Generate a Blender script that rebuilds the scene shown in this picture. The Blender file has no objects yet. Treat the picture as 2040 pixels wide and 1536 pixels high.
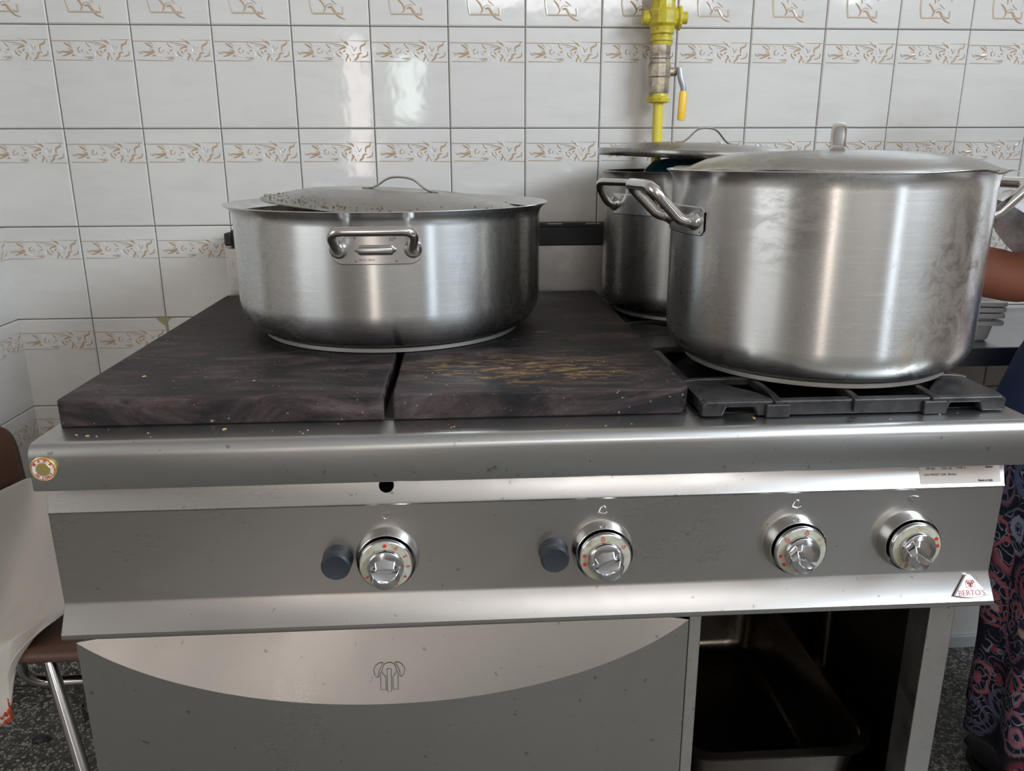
import bpy, bmesh, math, random
from mathutils import Vector, Matrix, noise
random.seed(7)
PI = math.pi
S = bpy.context.scene
COL = S.collection

# ------------------------------------------------------------------ camera, world, light, exposure
cam_d = bpy.data.cameras.new('camera'); cam = bpy.data.objects.new('camera', cam_d); COL.objects.link(cam)
S.camera = cam
CX, CY, CZ = 0.91681, -1.69678, 1.19746
YAW, PIT, ROL, FOC = -0.062237, 0.281342, -0.003042, 1603.16
Fw = Vector((-math.sin(YAW)*math.cos(PIT), math.cos(YAW)*math.cos(PIT), -math.sin(PIT)))
Rt = Vector((math.cos(YAW), math.sin(YAW), 0)); Up = Rt.cross(Fw)
R2 = Rt*math.cos(ROL) + Up*math.sin(ROL); U2 = R2.cross(Fw)
M = Matrix.Identity(4)
for i in range(3):
    M[i][0] = R2[i]; M[i][1] = U2[i]; M[i][2] = -Fw[i]
M.translation = Vector((CX, CY, CZ))
cam.matrix_world = M
cam_d.sensor_fit = 'HORIZONTAL'; cam_d.sensor_width = 36.0
cam_d.lens = 36.0*FOC/2040.0
cam_d.clip_start = 0.02; cam_d.clip_end = 60

w = bpy.data.worlds.new('world'); S.world = w; w.use_nodes = True
bg = w.node_tree.nodes['Background']
bg.inputs['Color'].default_value = (0.72, 0.86, 1.0, 1); bg.inputs['Strength'].default_value = 2.2

def area(name, loc, target, sx, sy, power, col):
    d = bpy.data.lights.new(name, 'AREA'); d.shape = 'RECTANGLE'; d.size = sx; d.size_y = sy
    d.energy = power; d.color = col
    o = bpy.data.objects.new(name, d); COL.objects.link(o); o.location = loc
    o.rotation_euler = (Vector(target)-Vector(loc)).to_track_quat('-Z', 'Y').to_euler()
    return o
RX, RY, RZ, RL = 3.0, -4.6, 2.9, -1.6           # room: x 0..RX, y RY..0, z 0..RZ
# daylight through the room openings, plus added fill and streak lights
area('window_daylight_right', (RX+0.16, -2.20, 2.36), (RX-1.0, -2.00, 1.95), 1.75, 0.85, 124, (0.74, 0.87, 1.0))
area('pot_streak_light', (RX+0.16, -3.95, 0.52), (RX-1.0, -3.95, 0.6), 0.62, 0.95, 4.5, (0.84, 0.92, 1.0))  # added low light, no known shutter; makes the cool streaks on the pots
area('high_fill_light', (1.9, RY-0.16, 2.45), (1.9, RY+1, 2.0), 1.8, 0.45, 15, (1.0, 0.92, 0.86))  # added fill, no known window; brightens the right wall and steel bands
area('door_daylight', (0.19, RY-0.16, 1.05), (0.19, RY+1, 1.05), 0.2, 1.9, 6.5, (1.0, 0.78, 0.64))
area('window_daylight_front', (0.57, RY-0.16, 1.65), (0.57, RY+1, 1.65), 0.28, 0.52, 3, (0.86, 0.97, 0.85))
area('left_fill_light', (RL-0.16, -2.5, 1.75), (RL+1, -2.3, 1.6), 1.7, 1.7, 12, (1.0, 0.90, 0.76))  # added fill from the unseen left, no window known there

S.view_settings.view_transform = 'Standard'; S.view_settings.look = 'None'
S.view_settings.gamma = 1.0; S.view_settings.use_curve_mapping = False
S.view_settings.exposure = 0.05

# ------------------------------------------------------------------ materials
def mat(name, col=(.5, .5, .5), rough=.5, metal=0., **k):
    m = bpy.data.materials.new(name); m.use_nodes = True
    b = m.node_tree.nodes['Principled BSDF']
    b.inputs['Base Color'].default_value = (*col, 1); b.inputs['Roughness'].default_value = rough
    b.inputs['Metallic'].default_value = metal
    for kk, v in k.items(): b.inputs[kk].default_value = v
    return m
class NT:
    def __init__(s, m): s.m = m; s.t = m.node_tree; s.b = s.t.nodes['Principled BSDF']
    def n(s, typ, **k):
        nd = s.t.nodes.new(typ)
        for kk, v in k.items():
            if kk.startswith('i_'):
                key = kk[2:]; key = int(key) if key.isdigit() else key.replace('_', ' ')
                nd.inputs[key].default_value = v
            else: setattr(nd, kk, v)
        return nd
    def l(s, a, b): s.t.links.new(a, b)
    def coord(s, scale=(1, 1, 1), out='Object'):
        c = s.n('ShaderNodeTexCoord'); mp = s.n('ShaderNodeMapping'); mp.inputs['Scale'].default_value = scale
        s.l(c.outputs[out], mp.inputs['Vector']); return mp.outputs['Vector']
    def noise(s, vec, scale, detail=4, rough=.55, dist=0.):
        nd = s.n('ShaderNodeTexNoise'); nd.inputs['Scale'].default_value = scale; nd.inputs['Detail'].default_value = detail
        nd.inputs['Roughness'].default_value = rough; nd.inputs['Distortion'].default_value = dist
        s.l(vec, nd.inputs['Vector']); return nd.outputs['Fac']
    def ramp(s, fac, stops):
        r = s.n('ShaderNodeValToRGB'); e = r.color_ramp.elements
        while len(e) < len(stops): e.new(0.5)
        for i, (p, c) in enumerate(stops):
            e[i].position = p; e[i].color = (c, c, c, 1) if not hasattr(c, '__len__') else (*c, 1)
        s.l(fac, r.inputs['Fac']); return r.outputs['Color']
    def mix(s, fac, a, b, mode='MIX'):
        x = s.n('ShaderNodeMix', data_type='RGBA', blend_type=mode)
        for inp, v in ((x.inputs[0], fac), (x.inputs[6], a), (x.inputs[7], b)):
            if hasattr(v, 'is_linked') or hasattr(v, 'links'): s.l(v, inp)
            elif hasattr(v, '__len__'): inp.default_value = (*v, 1)
            else: inp.default_value = v
        return x.outputs[2]
    def math(s, op, a, b=0.):
        x = s.n('ShaderNodeMath', operation=op)
        for inp, v in ((x.inputs[0], a), (x.inputs[1], b)):
            if hasattr(v, 'links'): s.l(v, inp)
            else: inp.default_value = v
        return x.outputs[0]
    def bump(s, h, strength, dist=.001):
        bp = s.n('ShaderNodeBump'); bp.inputs['Strength'].default_value = strength; bp.inputs['Distance'].default_value = dist
        s.l(h, bp.inputs['Height']); s.l(bp.outputs['Normal'], s.b.inputs['Normal'])

def steel(name, grain=(1, 60, 60), col=(.55, .535, .51), r0=.22, r1=.42, blot=6., dirt=.25, aniso=0., bump=.015):
    """brushed stainless steel: stretched grain, blotchy wiping marks, small scratches"""
    m = mat(name, col, .3, 1.); t = NT(m)
    v = t.coord(grain); g = t.noise(v, 14, 3, .6)
    v2 = t.coord((1, 1, 1)); bl = t.noise(v2, blot, 6, .62, .4)
    vs = t.coord((grain[0]*1.3, grain[1]*.35, grain[2]*.35)); sc = t.noise(vs, 45, 2, .5)
    spots = t.noise(v2, 90, 2, .5)
    blr = t.ramp(bl, [(.28, 0.), (.78, 1.)])
    rr = t.n('ShaderNodeMapRange', i_3=r0, i_4=r1); t.l(blr, rr.inputs[0])
    rg = t.math('ADD', rr.outputs[0], t.math('MULTIPLY', t.math('SUBTRACT', g, .5), .06)); t.l(rg, t.b.inputs['Roughness'])
    dark = tuple(c*(1-dirt) for c in col)
    c1 = t.mix(blr, col, dark)
    c2 = t.mix(t.ramp(g, [(.3, .0), (.7, .12)]), c1, tuple(min(1, c*1.18) for c in col))
    c3 = t.mix(t.ramp(spots, [(.70, 0.), (.76, .55)]), c2, (.16, .13, .10))
    t.l(c3, t.b.inputs['Base Color'])
    t.bump(t.math('ADD', g, t.math('MULTIPLY', sc, .15)), bump, .0004)
    t.b.inputs['Anisotropic'].default_value = aniso
    return m
MS_panel = steel('panel_steel', (1, 60, 60), (.47, .45, .43), .25, .38, 4, .16, 0., .004)
MS_top = steel('worktop_steel', (1, 40, 40), (.50, .49, .475), .26, .42, 5, .2, 0., .006)
MS_back = steel('backsplash_steel', (6, 6, 6), (.60, .57, .54), .3, .5, 30, .25)
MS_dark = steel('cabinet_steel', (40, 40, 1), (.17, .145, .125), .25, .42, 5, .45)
MS_pan = steel('pan_steel', (1, 1, 1), (.22, .185, .155), .22, .36, 6, .3)
M_rod = mat('polished_rod_steel', (.62, .60, .58), .16, 1.)
M_chrome = mat('chrome', (.60, .60, .61), .13, 1.)
M_chair_chrome = mat('chair_chrome', (.50, .50, .51), .14, 1.)
def pot_steel(name, col, soot=0., seed=0., blot=.5, patches=()):
    m = mat(name, col, .3, 1.); t = NT(m)
    geo = t.n('ShaderNodeTexCoord'); mp = t.n('ShaderNodeMapping'); mp.inputs['Location'].default_value = (seed, seed, 0)
    t.l(geo.outputs['Object'], mp.inputs['Vector']); v = mp.outputs['Vector']
    mg = t.n('ShaderNodeMapping'); mg.inputs['Scale'].default_value = (1, 1, 70); t.l(geo.outputs['Object'], mg.inputs['Vector'])
    g = t.noise(mg.outputs['Vector'], 12, 3, .6)
    bl = t.noise(v, 7, 8, .68, .5); big = t.noise(v, 2.6, 2, .5)
    msk = t.math('MULTIPLY', t.ramp(bl, [(.47, 0.), (.62, 1.)]), t.ramp(big, [(.50, 0.), (.60, 1.)]))
    drv = t.n('ShaderNodeMapping'); drv.inputs['Scale'].default_value = (60, 60, 3); t.l(geo.outputs['Object'], drv.inputs['Vector'])
    drip = t.ramp(t.noise(drv.outputs['Vector'], 1.5, 2, .5), [(.70, 0.), (.74, 1.)])
    c = t.mix(t.math('MULTIPLY', msk, blot), col, tuple(x*.42 for x in col))
    c = t.mix(t.math('MULTIPLY', drip, .16), c, (.75, .74, .72))
    c = t.mix(t.ramp(g, [(.35, 0.), (.75, .12)]), c, tuple(min(1, x*1.2) for x in col))
    if soot:
        sep = t.n('ShaderNodeSeparateXYZ'); t.l(geo.outputs['Object'], sep.inputs[0])
        zz = t.math('ADD', sep.outputs['Z'], t.math('MULTIPLY', t.math('SUBTRACT', bl, .5), .03))
        sm = t.ramp(zz, [(.018, 1.), (.045, 0.)])
        c = t.mix(t.math('MULTIPLY', sm, soot), c, (.07, .06, .055))
    extra = None
    for (lx, ly, lz, rd, pc, st_, sx_, sz_) in patches:
        mk = t.n('ShaderNodeMapping'); k_ = 1/rd; mk.inputs['Location'].default_value = (-lx*k_, -ly*k_, -lz*k_*.8); mk.inputs['Scale'].default_value = (k_, k_, k_*.8); t.l(geo.outputs['Object'], mk.inputs['Vector'])
        sg = t.n('ShaderNodeTexGradient', gradient_type='SPHERICAL'); t.l(mk.outputs[0], sg.inputs[0])
        ms = t.n('ShaderNodeMapping'); ms.inputs['Scale'].default_value = (sx_, sx_, sz_); ms.inputs['Rotation'].default_value = (0, .35, 0); t.l(geo.outputs['Object'], ms.inputs['Vector'])
        wgt = t.math('MULTIPLY', t.ramp(sg.outputs['Fac'], [(.05, 0.), (.6, 1.)]), t.ramp(t.noise(ms.outputs[0], 9, 7, .72, .8), [(.46, 0.), (.60, 1.)]))
        c = t.mix(t.math('MULTIPLY', wgt, st_), c, pc); extra = wgt if extra is None else t.math('MAXIMUM', extra, wgt)
    if extra is not None: msk = t.math('MAXIMUM', msk, extra)
    t.l(c, t.b.inputs['Base Color'])
    rr = t.math('ADD', t.math('MULTIPLY', msk, .08), t.math('ADD', .265, t.math('MULTIPLY', t.math('SUBTRACT', g, .5), .06)))
    t.l(rr, t.b.inputs['Roughness'])
    t.bump(g, .04, .0003)
    tg = t.n('ShaderNodeTangent', direction_type='RADIAL', axis='Z'); t.l(tg.outputs[0], t.b.inputs['Tangent'])
    t.b.inputs['Anisotropic'].default_value = .8; t.b.inputs['Anisotropic Rotation'].default_value = .25
    return m
MP_low = pot_steel('low_pot_steel', (.66, .665, .655), .5, 1.3, .4, [(-.165, -.165, .085, .105, (.72, .73, .72), .75, 3, 6), (.17, -.17, .10, .10, (.26, .26, .26), .5, 6, 2)])
MP_tall = pot_steel('tall_pot_steel', (.74, .725, .70), .12, 4.1, .28, [(.085, -.185, .13, .11, (.24, .21, .17), .8, 3, 3), (-.12, -.165, .20, .06, (.25, .22, .19), .5, 2, 6), (.03, -.20, .05, .03, (.30, .20, .10), .6, 3, 3)])
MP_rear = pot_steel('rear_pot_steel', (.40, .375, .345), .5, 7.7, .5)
M_lid = pot_steel('lid_steel', (.34, .325, .30), 0, 3.3, .5)
M_disc = NT(mat('base_disc_metal', (.42, .40, .37), .5, .8)).m
# pot inside, stained brown
M_inside = mat('pot_inside', (.3, .25, .2), .4, .7); t = NT(M_inside)
v = t.coord(); t.l(t.mix(t.ramp(t.noise(v, 25, 6, .7), [(.35, 0.), (.65, 1.)]), (.38, .34, .29), (.14, .075, .04)), t.b.inputs['Base Color'])
# cast iron hot plate
M_iron = mat('hot_plate_iron', (.06, .05, .05), .6, 0.); t = NT(M_iron)
v = t.coord((1, 2.2, 2)); t.b.inputs['Specular IOR Level'].default_value = .25; n1 = t.noise(v, 7, 9, .72, .8); n2 = t.noise(t.coord((1, 3.5, 1)), 22, 6, .7, .6); n3 = t.noise(t.coord((1, 1.8, 1)), 3.1, 5, .6, .5)
c = t.ramp(n1, [(.36, (.004, .0035, .004)), (.46, (.016, .012, .012)), (.53, (.045, .028, .025)), (.62, (.085, .062, .060))])
c = t.mix(t.ramp(n2, [(.42, 0.), (.70, .75)]), c, (.020, .017, .018))
c = t.mix(t.math('MULTIPLY', t.ramp(n2, [(.60, 0.), (.68, 1.)]), t.ramp(n3, [(.55, 0.), (.66, .8)])), c, (.33, .19, .065))
mk = t.n('ShaderNodeMapping'); tc_ = t.n('ShaderNodeTexCoord'); mk.inputs['Location'].default_value = (-.99*5.5, .675*11, -.925*11); mk.inputs['Scale'].default_value = (5.5, 11, 11); t.l(tc_.outputs['Object'], mk.inputs['Vector'])
sg = t.n('ShaderNodeTexGradient', gradient_type='SPHERICAL'); t.l(mk.outputs[0], sg.inputs[0])
c = t.mix(t.math('MULTIPLY', t.ramp(sg.outputs['Fac'], [(.0, 0.), (.5, 1.)]), t.ramp(t.noise(t.coord((1, 3, 1)), 26, 7, .75, .5), [(.50, 0.), (.60, .85)])), c, (.30, .17, .06))
c = t.mix(t.ramp(t.noise(t.coord(), 160, 2, .5), [(.70, 0.), (.74, .7)]), c, (.34, .27, .19))
t.l(c, t.b.inputs['Base Color']); t.l(t.ramp(n1, [(.35, .48), (.65, .75)]), t.b.inputs['Roughness']); t.bump(t.noise(t.coord(), 70, 6, .7), .5, .0012)
M_grate = mat('grate_iron', (.035, .032, .032), .38, .35); t = NT(M_grate)
n1 = t.noise(t.coord(), 30, 6, .7); t.l(t.ramp(n1, [(.35, (.012, .011, .011)), (.7, (.06, .055, .054))]), t.b.inputs['Base Color']); t.bump(n1, .5, .001)
M_black = mat('black_enamel', (.007, .007, .008), .5)
M_void = mat('dark_hole', (.003, .003, .003), .9, **{'Specular IOR Level': 0.})
M_rubber = mat('black_rubber', (.022, .026, .032), .42)
# tiles
def tile_mat(name, c0, c1):
    m = mat(name, c0, .07); t = NT(m); t.b.inputs['IOR'].default_value = 1.55
    v = t.coord((1, 1, 1)); oi = t.n('ShaderNodeObjectInfo')
    off = t.n('ShaderNodeVectorMath', operation='SCALE'); off.inputs[0].default_value = (13.1, 7.7, 5.3); t.l(oi.outputs['Random'], off.inputs['Scale'])
    ad = t.n('ShaderNodeVectorMath', operation='ADD'); t.l(v, ad.inputs[0]); t.l(off.outputs[0], ad.inputs[1])
    st = t.n('ShaderNodeMapping'); st.inputs['Rotation'].default_value = (0, .8, 0); st.inputs['Scale'].default_value = (1, 1, 4); t.l(ad.outputs[0], st.inputs['Vector'])
    n = t.noise(st.outputs[0], 9, 4, .55, .6)
    c = t.mix(t.ramp(n, [(.45, 0.), (.75, 1.)]), c0, c1)
    vv = t.math('MULTIPLY', t.math('SUBTRACT', oi.outputs['Random'], .5), .05)
    hs = t.n('ShaderNodeHueSaturation'); t.l(t.math('ADD', 1., vv), hs.inputs['Value']); t.l(c, hs.inputs['Color']); t.l(hs.outputs[0], t.b.inputs['Base Color'])
    t.bump(t.noise(ad.outputs[0], 22, 2, .5), .22, .0016)
    return m
M_tile = tile_mat('ceramic_tile', (.60, .565, .525), (.555, .525, .49))
M_orn = mat('tile_ornament_tan', (.42, .29, .185), .22)
M_orn2 = mat('tile_ornament_pale', (.46, .375, .29), .18)
M_orn3 = mat('tile_ornament_white', (.74, .71, .69), .14)
M_grout = mat('grout', (.24, .21, .15), .85); t = NT(M_grout)
t.l(t.ramp(t.noise(t.coord(), 6, 5, .7), [(.3, (.22, .19, .14)), (.7, (.42, .40, .33))]), t.b.inputs['Base Color'])
M_plaster = mat('wall_plaster', (.54, .465, .41), .8)
M_ceiling = mat('ceiling_paint', (.62, .59, .56), .85)
# terrazzo
M_floor = mat('terrazzo', (.2, .2, .2), .35); t = NT(M_floor)
v = t.coord(out='Object'); vo = t.n('ShaderNodeTexVoronoi', feature='F1'); vo.inputs['Scale'].default_value = 150; vo.inputs['Randomness'].default_value = 1.; t.l(v, vo.inputs['Vector'])
ve = t.n('ShaderNodeTexVoronoi', feature='DISTANCE_TO_EDGE'); ve.inputs['Scale'].default_value = 150; t.l(v, ve.inputs['Vector'])
sep = t.n('ShaderNodeSeparateColor'); t.l(vo.outputs['Color'], sep.inputs[0])
chip = t.ramp(sep.outputs[0], [(.0, (.05, .045, .04)), (.35, (.10, .09, .075)), (.6, (.26, .245, .21)), (.85, (.48, .46, .41))])
c = t.mix(t.ramp(ve.outputs['Distance'], [(.05, 0.), (.12, 1.)]), (.035, .032, .026), chip)
t.l(c, t.b.inputs['Base Color'])
M_yellow = mat('yellow_paint', (.72, .58, .03), .38); t = NT(M_yellow)
n1 = t.noise(t.coord(), 45, 5, .7); t.l(t.ramp(n1, [(.28, (.20, .13, .015)), (.45, (.42, .33, .02)), (.7, (.58, .47, .03))]), t.b.inputs['Base Color'])
M_pipe = mat('pipe_yellow', (.62, .50, .04), .32)
M_lever = mat('lever_yellow', (.78, .46, .03), .4)
M_brass = mat('worn_brass', (.34, .28, .21), .45, .7); t = NT(M_brass)
n1 = t.noise(t.coord(), 60, 5, .7); t.l(t.ramp(n1, [(.3, (.17, .13, .10)), (.5, (.36, .30, .24)), (.7, (.55, .45, .22))]), t.b.inputs['Base Color'])
M_gold = mat('gold_disc', (.55, .42, .16), .35, .8)
M_cream = mat('cream_enamel', (.62, .60, .50), .35)
M_dialc = mat('dial_cream', (.58, .56, .45), .35); t = NT(M_dialc)
t.l(t.ramp(t.noise(t.coord(), 60, 5, .7), [(.38, (.46, .45, .38)), (.58, (.38, .35, .25)), (.72, (.28, .16, .06))]), t.b.inputs['Base Color'])
M_red = mat('red_print', (.62, .03, .02), .4)
M_redb = mat('red_brown_print', (.42, .06, .05), .4)
M_sticker = mat('sticker_foil', (.68, .60, .55), .35, .2)
M_ink = mat('ink', (.05, .045, .04), .6)
M_badge = mat('badge_silver', (.72, .70, .69), .3, .35)
M_brown = mat('brown_plastic', (.105, .048, .030), .36)
M_cloth = mat('white_cotton', (.70, .65, .59), .9); t = NT(M_cloth)
t.bump(t.noise(t.coord(), 300, 2, .5), .3, .001)
M_stitch = mat('red_stitching', (.55, .09, .04), .8)
M_skin = mat('skin', (.36, .13, .075), .5); M_skin.node_tree.nodes['Principled BSDF'].inputs['Subsurface Weight'].default_value = .08
M_shirt = mat('grey_jersey', (.70, .69, .69), .9); t = NT(M_shirt)
n1 = t.noise(t.coord(), 120, 5, .7); t.l(t.ramp(n1, [(.35, (.60, .59, .59)), (.65, (.82, .81, .81))]), t.b.inputs['Base Color']); t.bump(t.noise(t.coord((1, 1, 2)), 14, 3, .6), .6, .01)
M_navy = mat('navy_apron', (.012, .025, .075), .8)
M_hair = mat('dark_hair', (.03, .02, .015), .6)
M_shoe = mat('black_leather', (.018, .018, .022), .3)
M_trayp = mat('white_plastic', (.66, .655, .65), .4)
M_table = steel('table_steel', (1, 30, 30), (.50, .50, .51), .3, .45, 5, .2)
M_teal = mat('teal_enamel', (.006, .045, .065), .25)
M_soot = mat('herb_crumbs', (.10, .07, .035), .9)
M_crumb = mat('food_crumb', (.42, .30, .15), .85)
# paisley cotton: swirls inside voronoi cells
M_paisley = mat('paisley_cotton', (.05, .05, .1), .85); t = NT(M_paisley)
def swirl(scale, turns, seed):
    base = t.coord((1, 1, .8)); ad = t.n('ShaderNodeVectorMath', operation='ADD'); ad.inputs[1].default_value = (seed, seed*.7, seed*.3); t.l(base, ad.inputs[0])
    nz = t.n('ShaderNodeTexNoise'); nz.inputs['Scale'].default_value = 14; t.l(ad.outputs[0], nz.inputs['Vector'])
    ds = t.n('ShaderNodeVectorMath', operation='SCALE'); t.l(nz.outputs['Color'], ds.inputs[0]); ds.inputs['Scale'].default_value = .05
    a2 = t.n('ShaderNodeVectorMath', operation='ADD'); t.l(ad.outputs[0], a2.inputs[0]); t.l(ds.outputs[0], a2.inputs[1])
    vo = t.n('ShaderNodeTexVoronoi', feature='F1'); vo.inputs['Scale'].default_value = scale; t.l(a2.outputs[0], vo.inputs['Vector'])
    sub = t.n('ShaderNodeVectorMath', operation='SUBTRACT'); t.l(a2.outputs[0], sub.inputs[0]); t.l(vo.outputs['Position'], sub.inputs[1])
    sp = t.n('ShaderNodeSeparateXYZ'); t.l(sub.outputs[0], sp.inputs[0])
    hx = t.math('ADD', sp.outputs['X'], sp.outputs['Y'])
    an = t.math('ARCTAN2', sp.outputs['Z'], hx)
    ph = t.math('ADD', t.math('MULTIPLY', vo.outputs['Distance'], turns), an)
    return t.math('SINE', ph), vo
s1, vo1 = swirl(17, 26, .3); s2, vo2 = swirl(38, 22, 2.1)
sc1 = t.n('ShaderNodeSeparateColor'); t.l(vo1.outputs['Color'], sc1.inputs[0])
hue = t.ramp(sc1.outputs[1], [(0., (.45, .05, .08)), (.3, (.50, .16, .20)), (.45, (.10, .15, .30)), (.65, (.42, .10, .15)), (.8, (.30, .36, .46)), (.95, (.05, .03, .07))])
c = t.mix(t.ramp(s1, [(.35, 0.), (.6, 1.)]), (.012, .012, .035), hue)
c = t.mix(t.ramp(s1, [(.0, 0.), (.02, 0.), (.12, .85), (.22, 0.)]), c, (.62, .60, .66))
c = t.mix(t.math('MULTIPLY', t.ramp(s2, [(.72, 0.), (.9, .8)]), t.ramp(s1, [(.4, 1.), (.6, .2)])), c, (.40, .38, .47))
c = t.mix(t.ramp(vo1.outputs['Distance'], [(.10, 1.), (.16, 0.)]), c, (.60, .42, .40))
c = t.mix(t.ramp(vo1.outputs['Distance'], [(.62, 0.), (.72, 1.)]), c, (.010, .010, .028))
t.l(c, t.b.inputs['Base Color'])

# ------------------------------------------------------------------ mesh helpers
class MB:
    def __init__(s): s.v = []; s.f = []; s.m = []
    def add(s, vs, fs, mi=0):
        o = len(s.v); s.v += [tuple(p) for p in vs]; s.f += [tuple(i+o for i in f) for f in fs]; s.m += [mi]*len(fs); return s
    def box(s, x0, x1, y0, y1, z0, z1, mi=0):
        return s.add([(x0, y0, z0), (x1, y0, z0), (x1, y1, z0), (x0, y1, z0), (x0, y0, z1), (x1, y0, z1), (x1, y1, z1), (x0, y1, z1)],
                     [(3, 2, 1, 0), (4, 5, 6, 7), (0, 1, 5, 4), (1, 2, 6, 5), (2, 3, 7, 6), (3, 0, 4, 7)], mi)
    def prism(s, pts, a0, a1, axis='x', mi=0):
        """closed polygon pts (u,v) extruded along axis"""
        n = len(pts)
        def P(a, u, v): return (a, u, v) if axis == 'x' else ((u, a, v) if axis == 'y' else (u, v, a))
        vs = [P(a0, *p) for p in pts]+[P(a1, *p) for p in pts]
        fs = [tuple(range(n)), tuple(range(2*n-1, n-1, -1))]+[(i, i+n, (i+1) % n+n, (i+1) % n) for i in range(n)]
        return s.add(vs, fs, mi)
    def lathe(s, prof, c=(0, 0, 0), n=48, mi=0, rot=None, closed=False):
        """prof: (r,z) list; r=0 ends are poles"""
        vs = []; idx = []
        for r, z in prof:
            if r < 1e-7: idx.append([len(vs)]); vs.append((0, 0, z))
            else:
                idx.append(list(range(len(vs), len(vs)+n)))
                vs += [(r*math.cos(2*PI*k/n), r*math.sin(2*PI*k/n), z) for k in range(n)]
        fs = []
        pairs = list(zip(idx[:-1], idx[1:]))
        if closed: pairs.append((idx[-1], idx[0]))
        for a, b_ in pairs:
            for k in range(n):
                k2 = (k+1) % n
                if len(a) == 1 and len(b_) == 1: continue
                if len(a) == 1: fs.append((a[0], b_[k2], b_[k]))
                elif len(b_) == 1: fs.append((a[k], a[k2], b_[0]))
                else: fs.append((a[k], a[k2], b_[k2], b_[k]))
        if rot is not None: vs = [rot @ Vector(p) for p in vs]
        vs = [(p[0]+c[0], p[1]+c[1], p[2]+c[2]) for p in vs]
        return s.add(vs, fs, mi)
    def tube(s, pts, r, n=12, mi=0, flat=None, cap=True):
        """round rod through points; r number or list; flat=(a,b) section scale"""
        pts = [Vector(p) for p in pts]; m = len(pts)
        rs = r if hasattr(r, '__len__') else [r]*m
        T = [(pts[min(i+1, m-1)]-pts[max(i-1, 0)]).normalized() for i in range(m)]
        up = Vector((0, 0, 1)) if abs(T[0].z) < .9 else Vector((0, 1, 0))
        N = (up-T[0]*up.dot(T[0])).normalized(); vs = []
        fa, fb = flat or (1, 1)
        for i in range(m):
            N = (N-T[i]*N.dot(T[i])).normalized(); B = T[i].cross(N)
            for k in range(n):
                a = 2*PI*k/n; vs.append(tuple(pts[i]+N*(math.cos(a)*rs[i]*fa)+B*(math.sin(a)*rs[i]*fb)))
        fs = [(i*n+k, i*n+(k+1) % n, (i+1)*n+(k+1) % n, (i+1)*n+k) for i in range(m-1) for k in range(n)]
        if cap: fs += [tuple(range(n-1, -1, -1)), tuple(range((m-1)*n, m*n))]
        return s.add(vs, fs, mi)
    def loft(s, rings, mi=0, cap=True):
        n = len(rings[0]); vs = [p for r in rings for p in r]; m = len(rings)
        fs = [(i*n+k, i*n+(k+1) % n, (i+1)*n+(k+1) % n, (i+1)*n+k) for i in range(m-1) for k in range(n)]
        if cap: fs += [tuple(range(n-1, -1, -1)), tuple(range((m-1)*n, m*n))]
        return s.add(vs, fs, mi)
    def grid(s, fn, nu, nv, mi=0):
        vs = [fn(i/(nu), j/(nv)) for j in range(nv+1) for i in range(nu+1)]
        fs = [(j*(nu+1)+i, j*(nu+1)+i+1, (j+1)*(nu+1)+i+1, (j+1)*(nu+1)+i) for j in range(nv) for i in range(nu)]
        return s.add(vs, fs, mi)
    def build(s, name, mats, parent=None, smooth=35, bevel=0, seg=2, loc=None, solid=0, fixn=True, weld=True):
        me = bpy.data.meshes.new(name); me.from_pydata(s.v, [], s.f)
        mats = mats if isinstance(mats, (list, tuple)) else [mats]
        for m_ in mats: me.materials.append(m_)
        me.polygons.foreach_set('material_index', s.m)
        if fixn:
            bm = bmesh.new(); bm.from_mesh(me)
            if weld: bmesh.ops.remove_doubles(bm, verts=bm.verts, dist=1e-6)
            bmesh.ops.recalc_face_normals(bm, faces=bm.faces); bm.to_mesh(me); bm.free()
        if smooth:
            me.polygons.foreach_set('use_smooth', [True]*len(me.polygons)); me.set_sharp_from_angle(angle=math.radians(smooth))
        o = bpy.data.objects.new(name, me); COL.objects.link(o)
        if loc is not None: o.location = loc
        if parent is not None: o.parent = parent
        if solid:
            md = o.modifiers.new('solid', 'SOLIDIFY'); md.thickness = solid; md.offset = -1
        if bevel:
            md = o.modifiers.new('bevel', 'BEVEL'); md.width = bevel; md.segments = seg; md.limit_method = 'ANGLE'; md.angle_limit = math.radians(40)
            md.harden_normals = False
        return o
def empty(name, loc, label=None, cat=None, group=None, rz=0):
    o = bpy.data.objects.new(name, None); COL.objects.link(o); o.location = loc; o.rotation_euler = (0, 0, rz); o.empty_display_size = .05
    if label: tag(o, label, cat, group)
    return o
def tag(o, label=None, cat=None, group=None, kind=None):
    if label: o['label'] = label
    if cat: o['category'] = cat
    if group: o['group'] = group
    if kind: o['kind'] = kind
    return o
def struct(o): o['kind'] = 'structure'; return o
def bez(pts, n=8):
    """Catmull-Rom through points"""
    P = [Vector(p) for p in pts]; out = []
    for i in range(len(P)-1):
        p0 = P[max(i-1, 0)]; p1 = P[i]; p2 = P[i+1]; p3 = P[min(i+2, len(P)-1)]
        for k in range(n):
            u = k/n; out.append(.5*((2*p1)+(p2-p0)*u+(2*p0-5*p1+4*p2-p3)*u*u+(3*p1-p0-3*p2+p3)*u**3))
    out.append(P[-1]); return out
def fillet(pts, r, n=6):
    """polyline with rounded corners"""
    P = [Vector(p) for p in pts]; out = [P[0]]
    for i in range(1, len(P)-1):
        a = (P[i-1]-P[i]); b_ = (P[i+1]-P[i]); d = min(r, a.length*.48, b_.length*.48)
        s0 = P[i]+a.normalized()*d; s1 = P[i]+b_.normalized()*d
        for k in range(n+1):
            u = k/n; out.append(s0*(1-u)**2+P[i]*2*u*(1-u)+s1*u*u)
    out.append(P[-1]); return out
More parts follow.
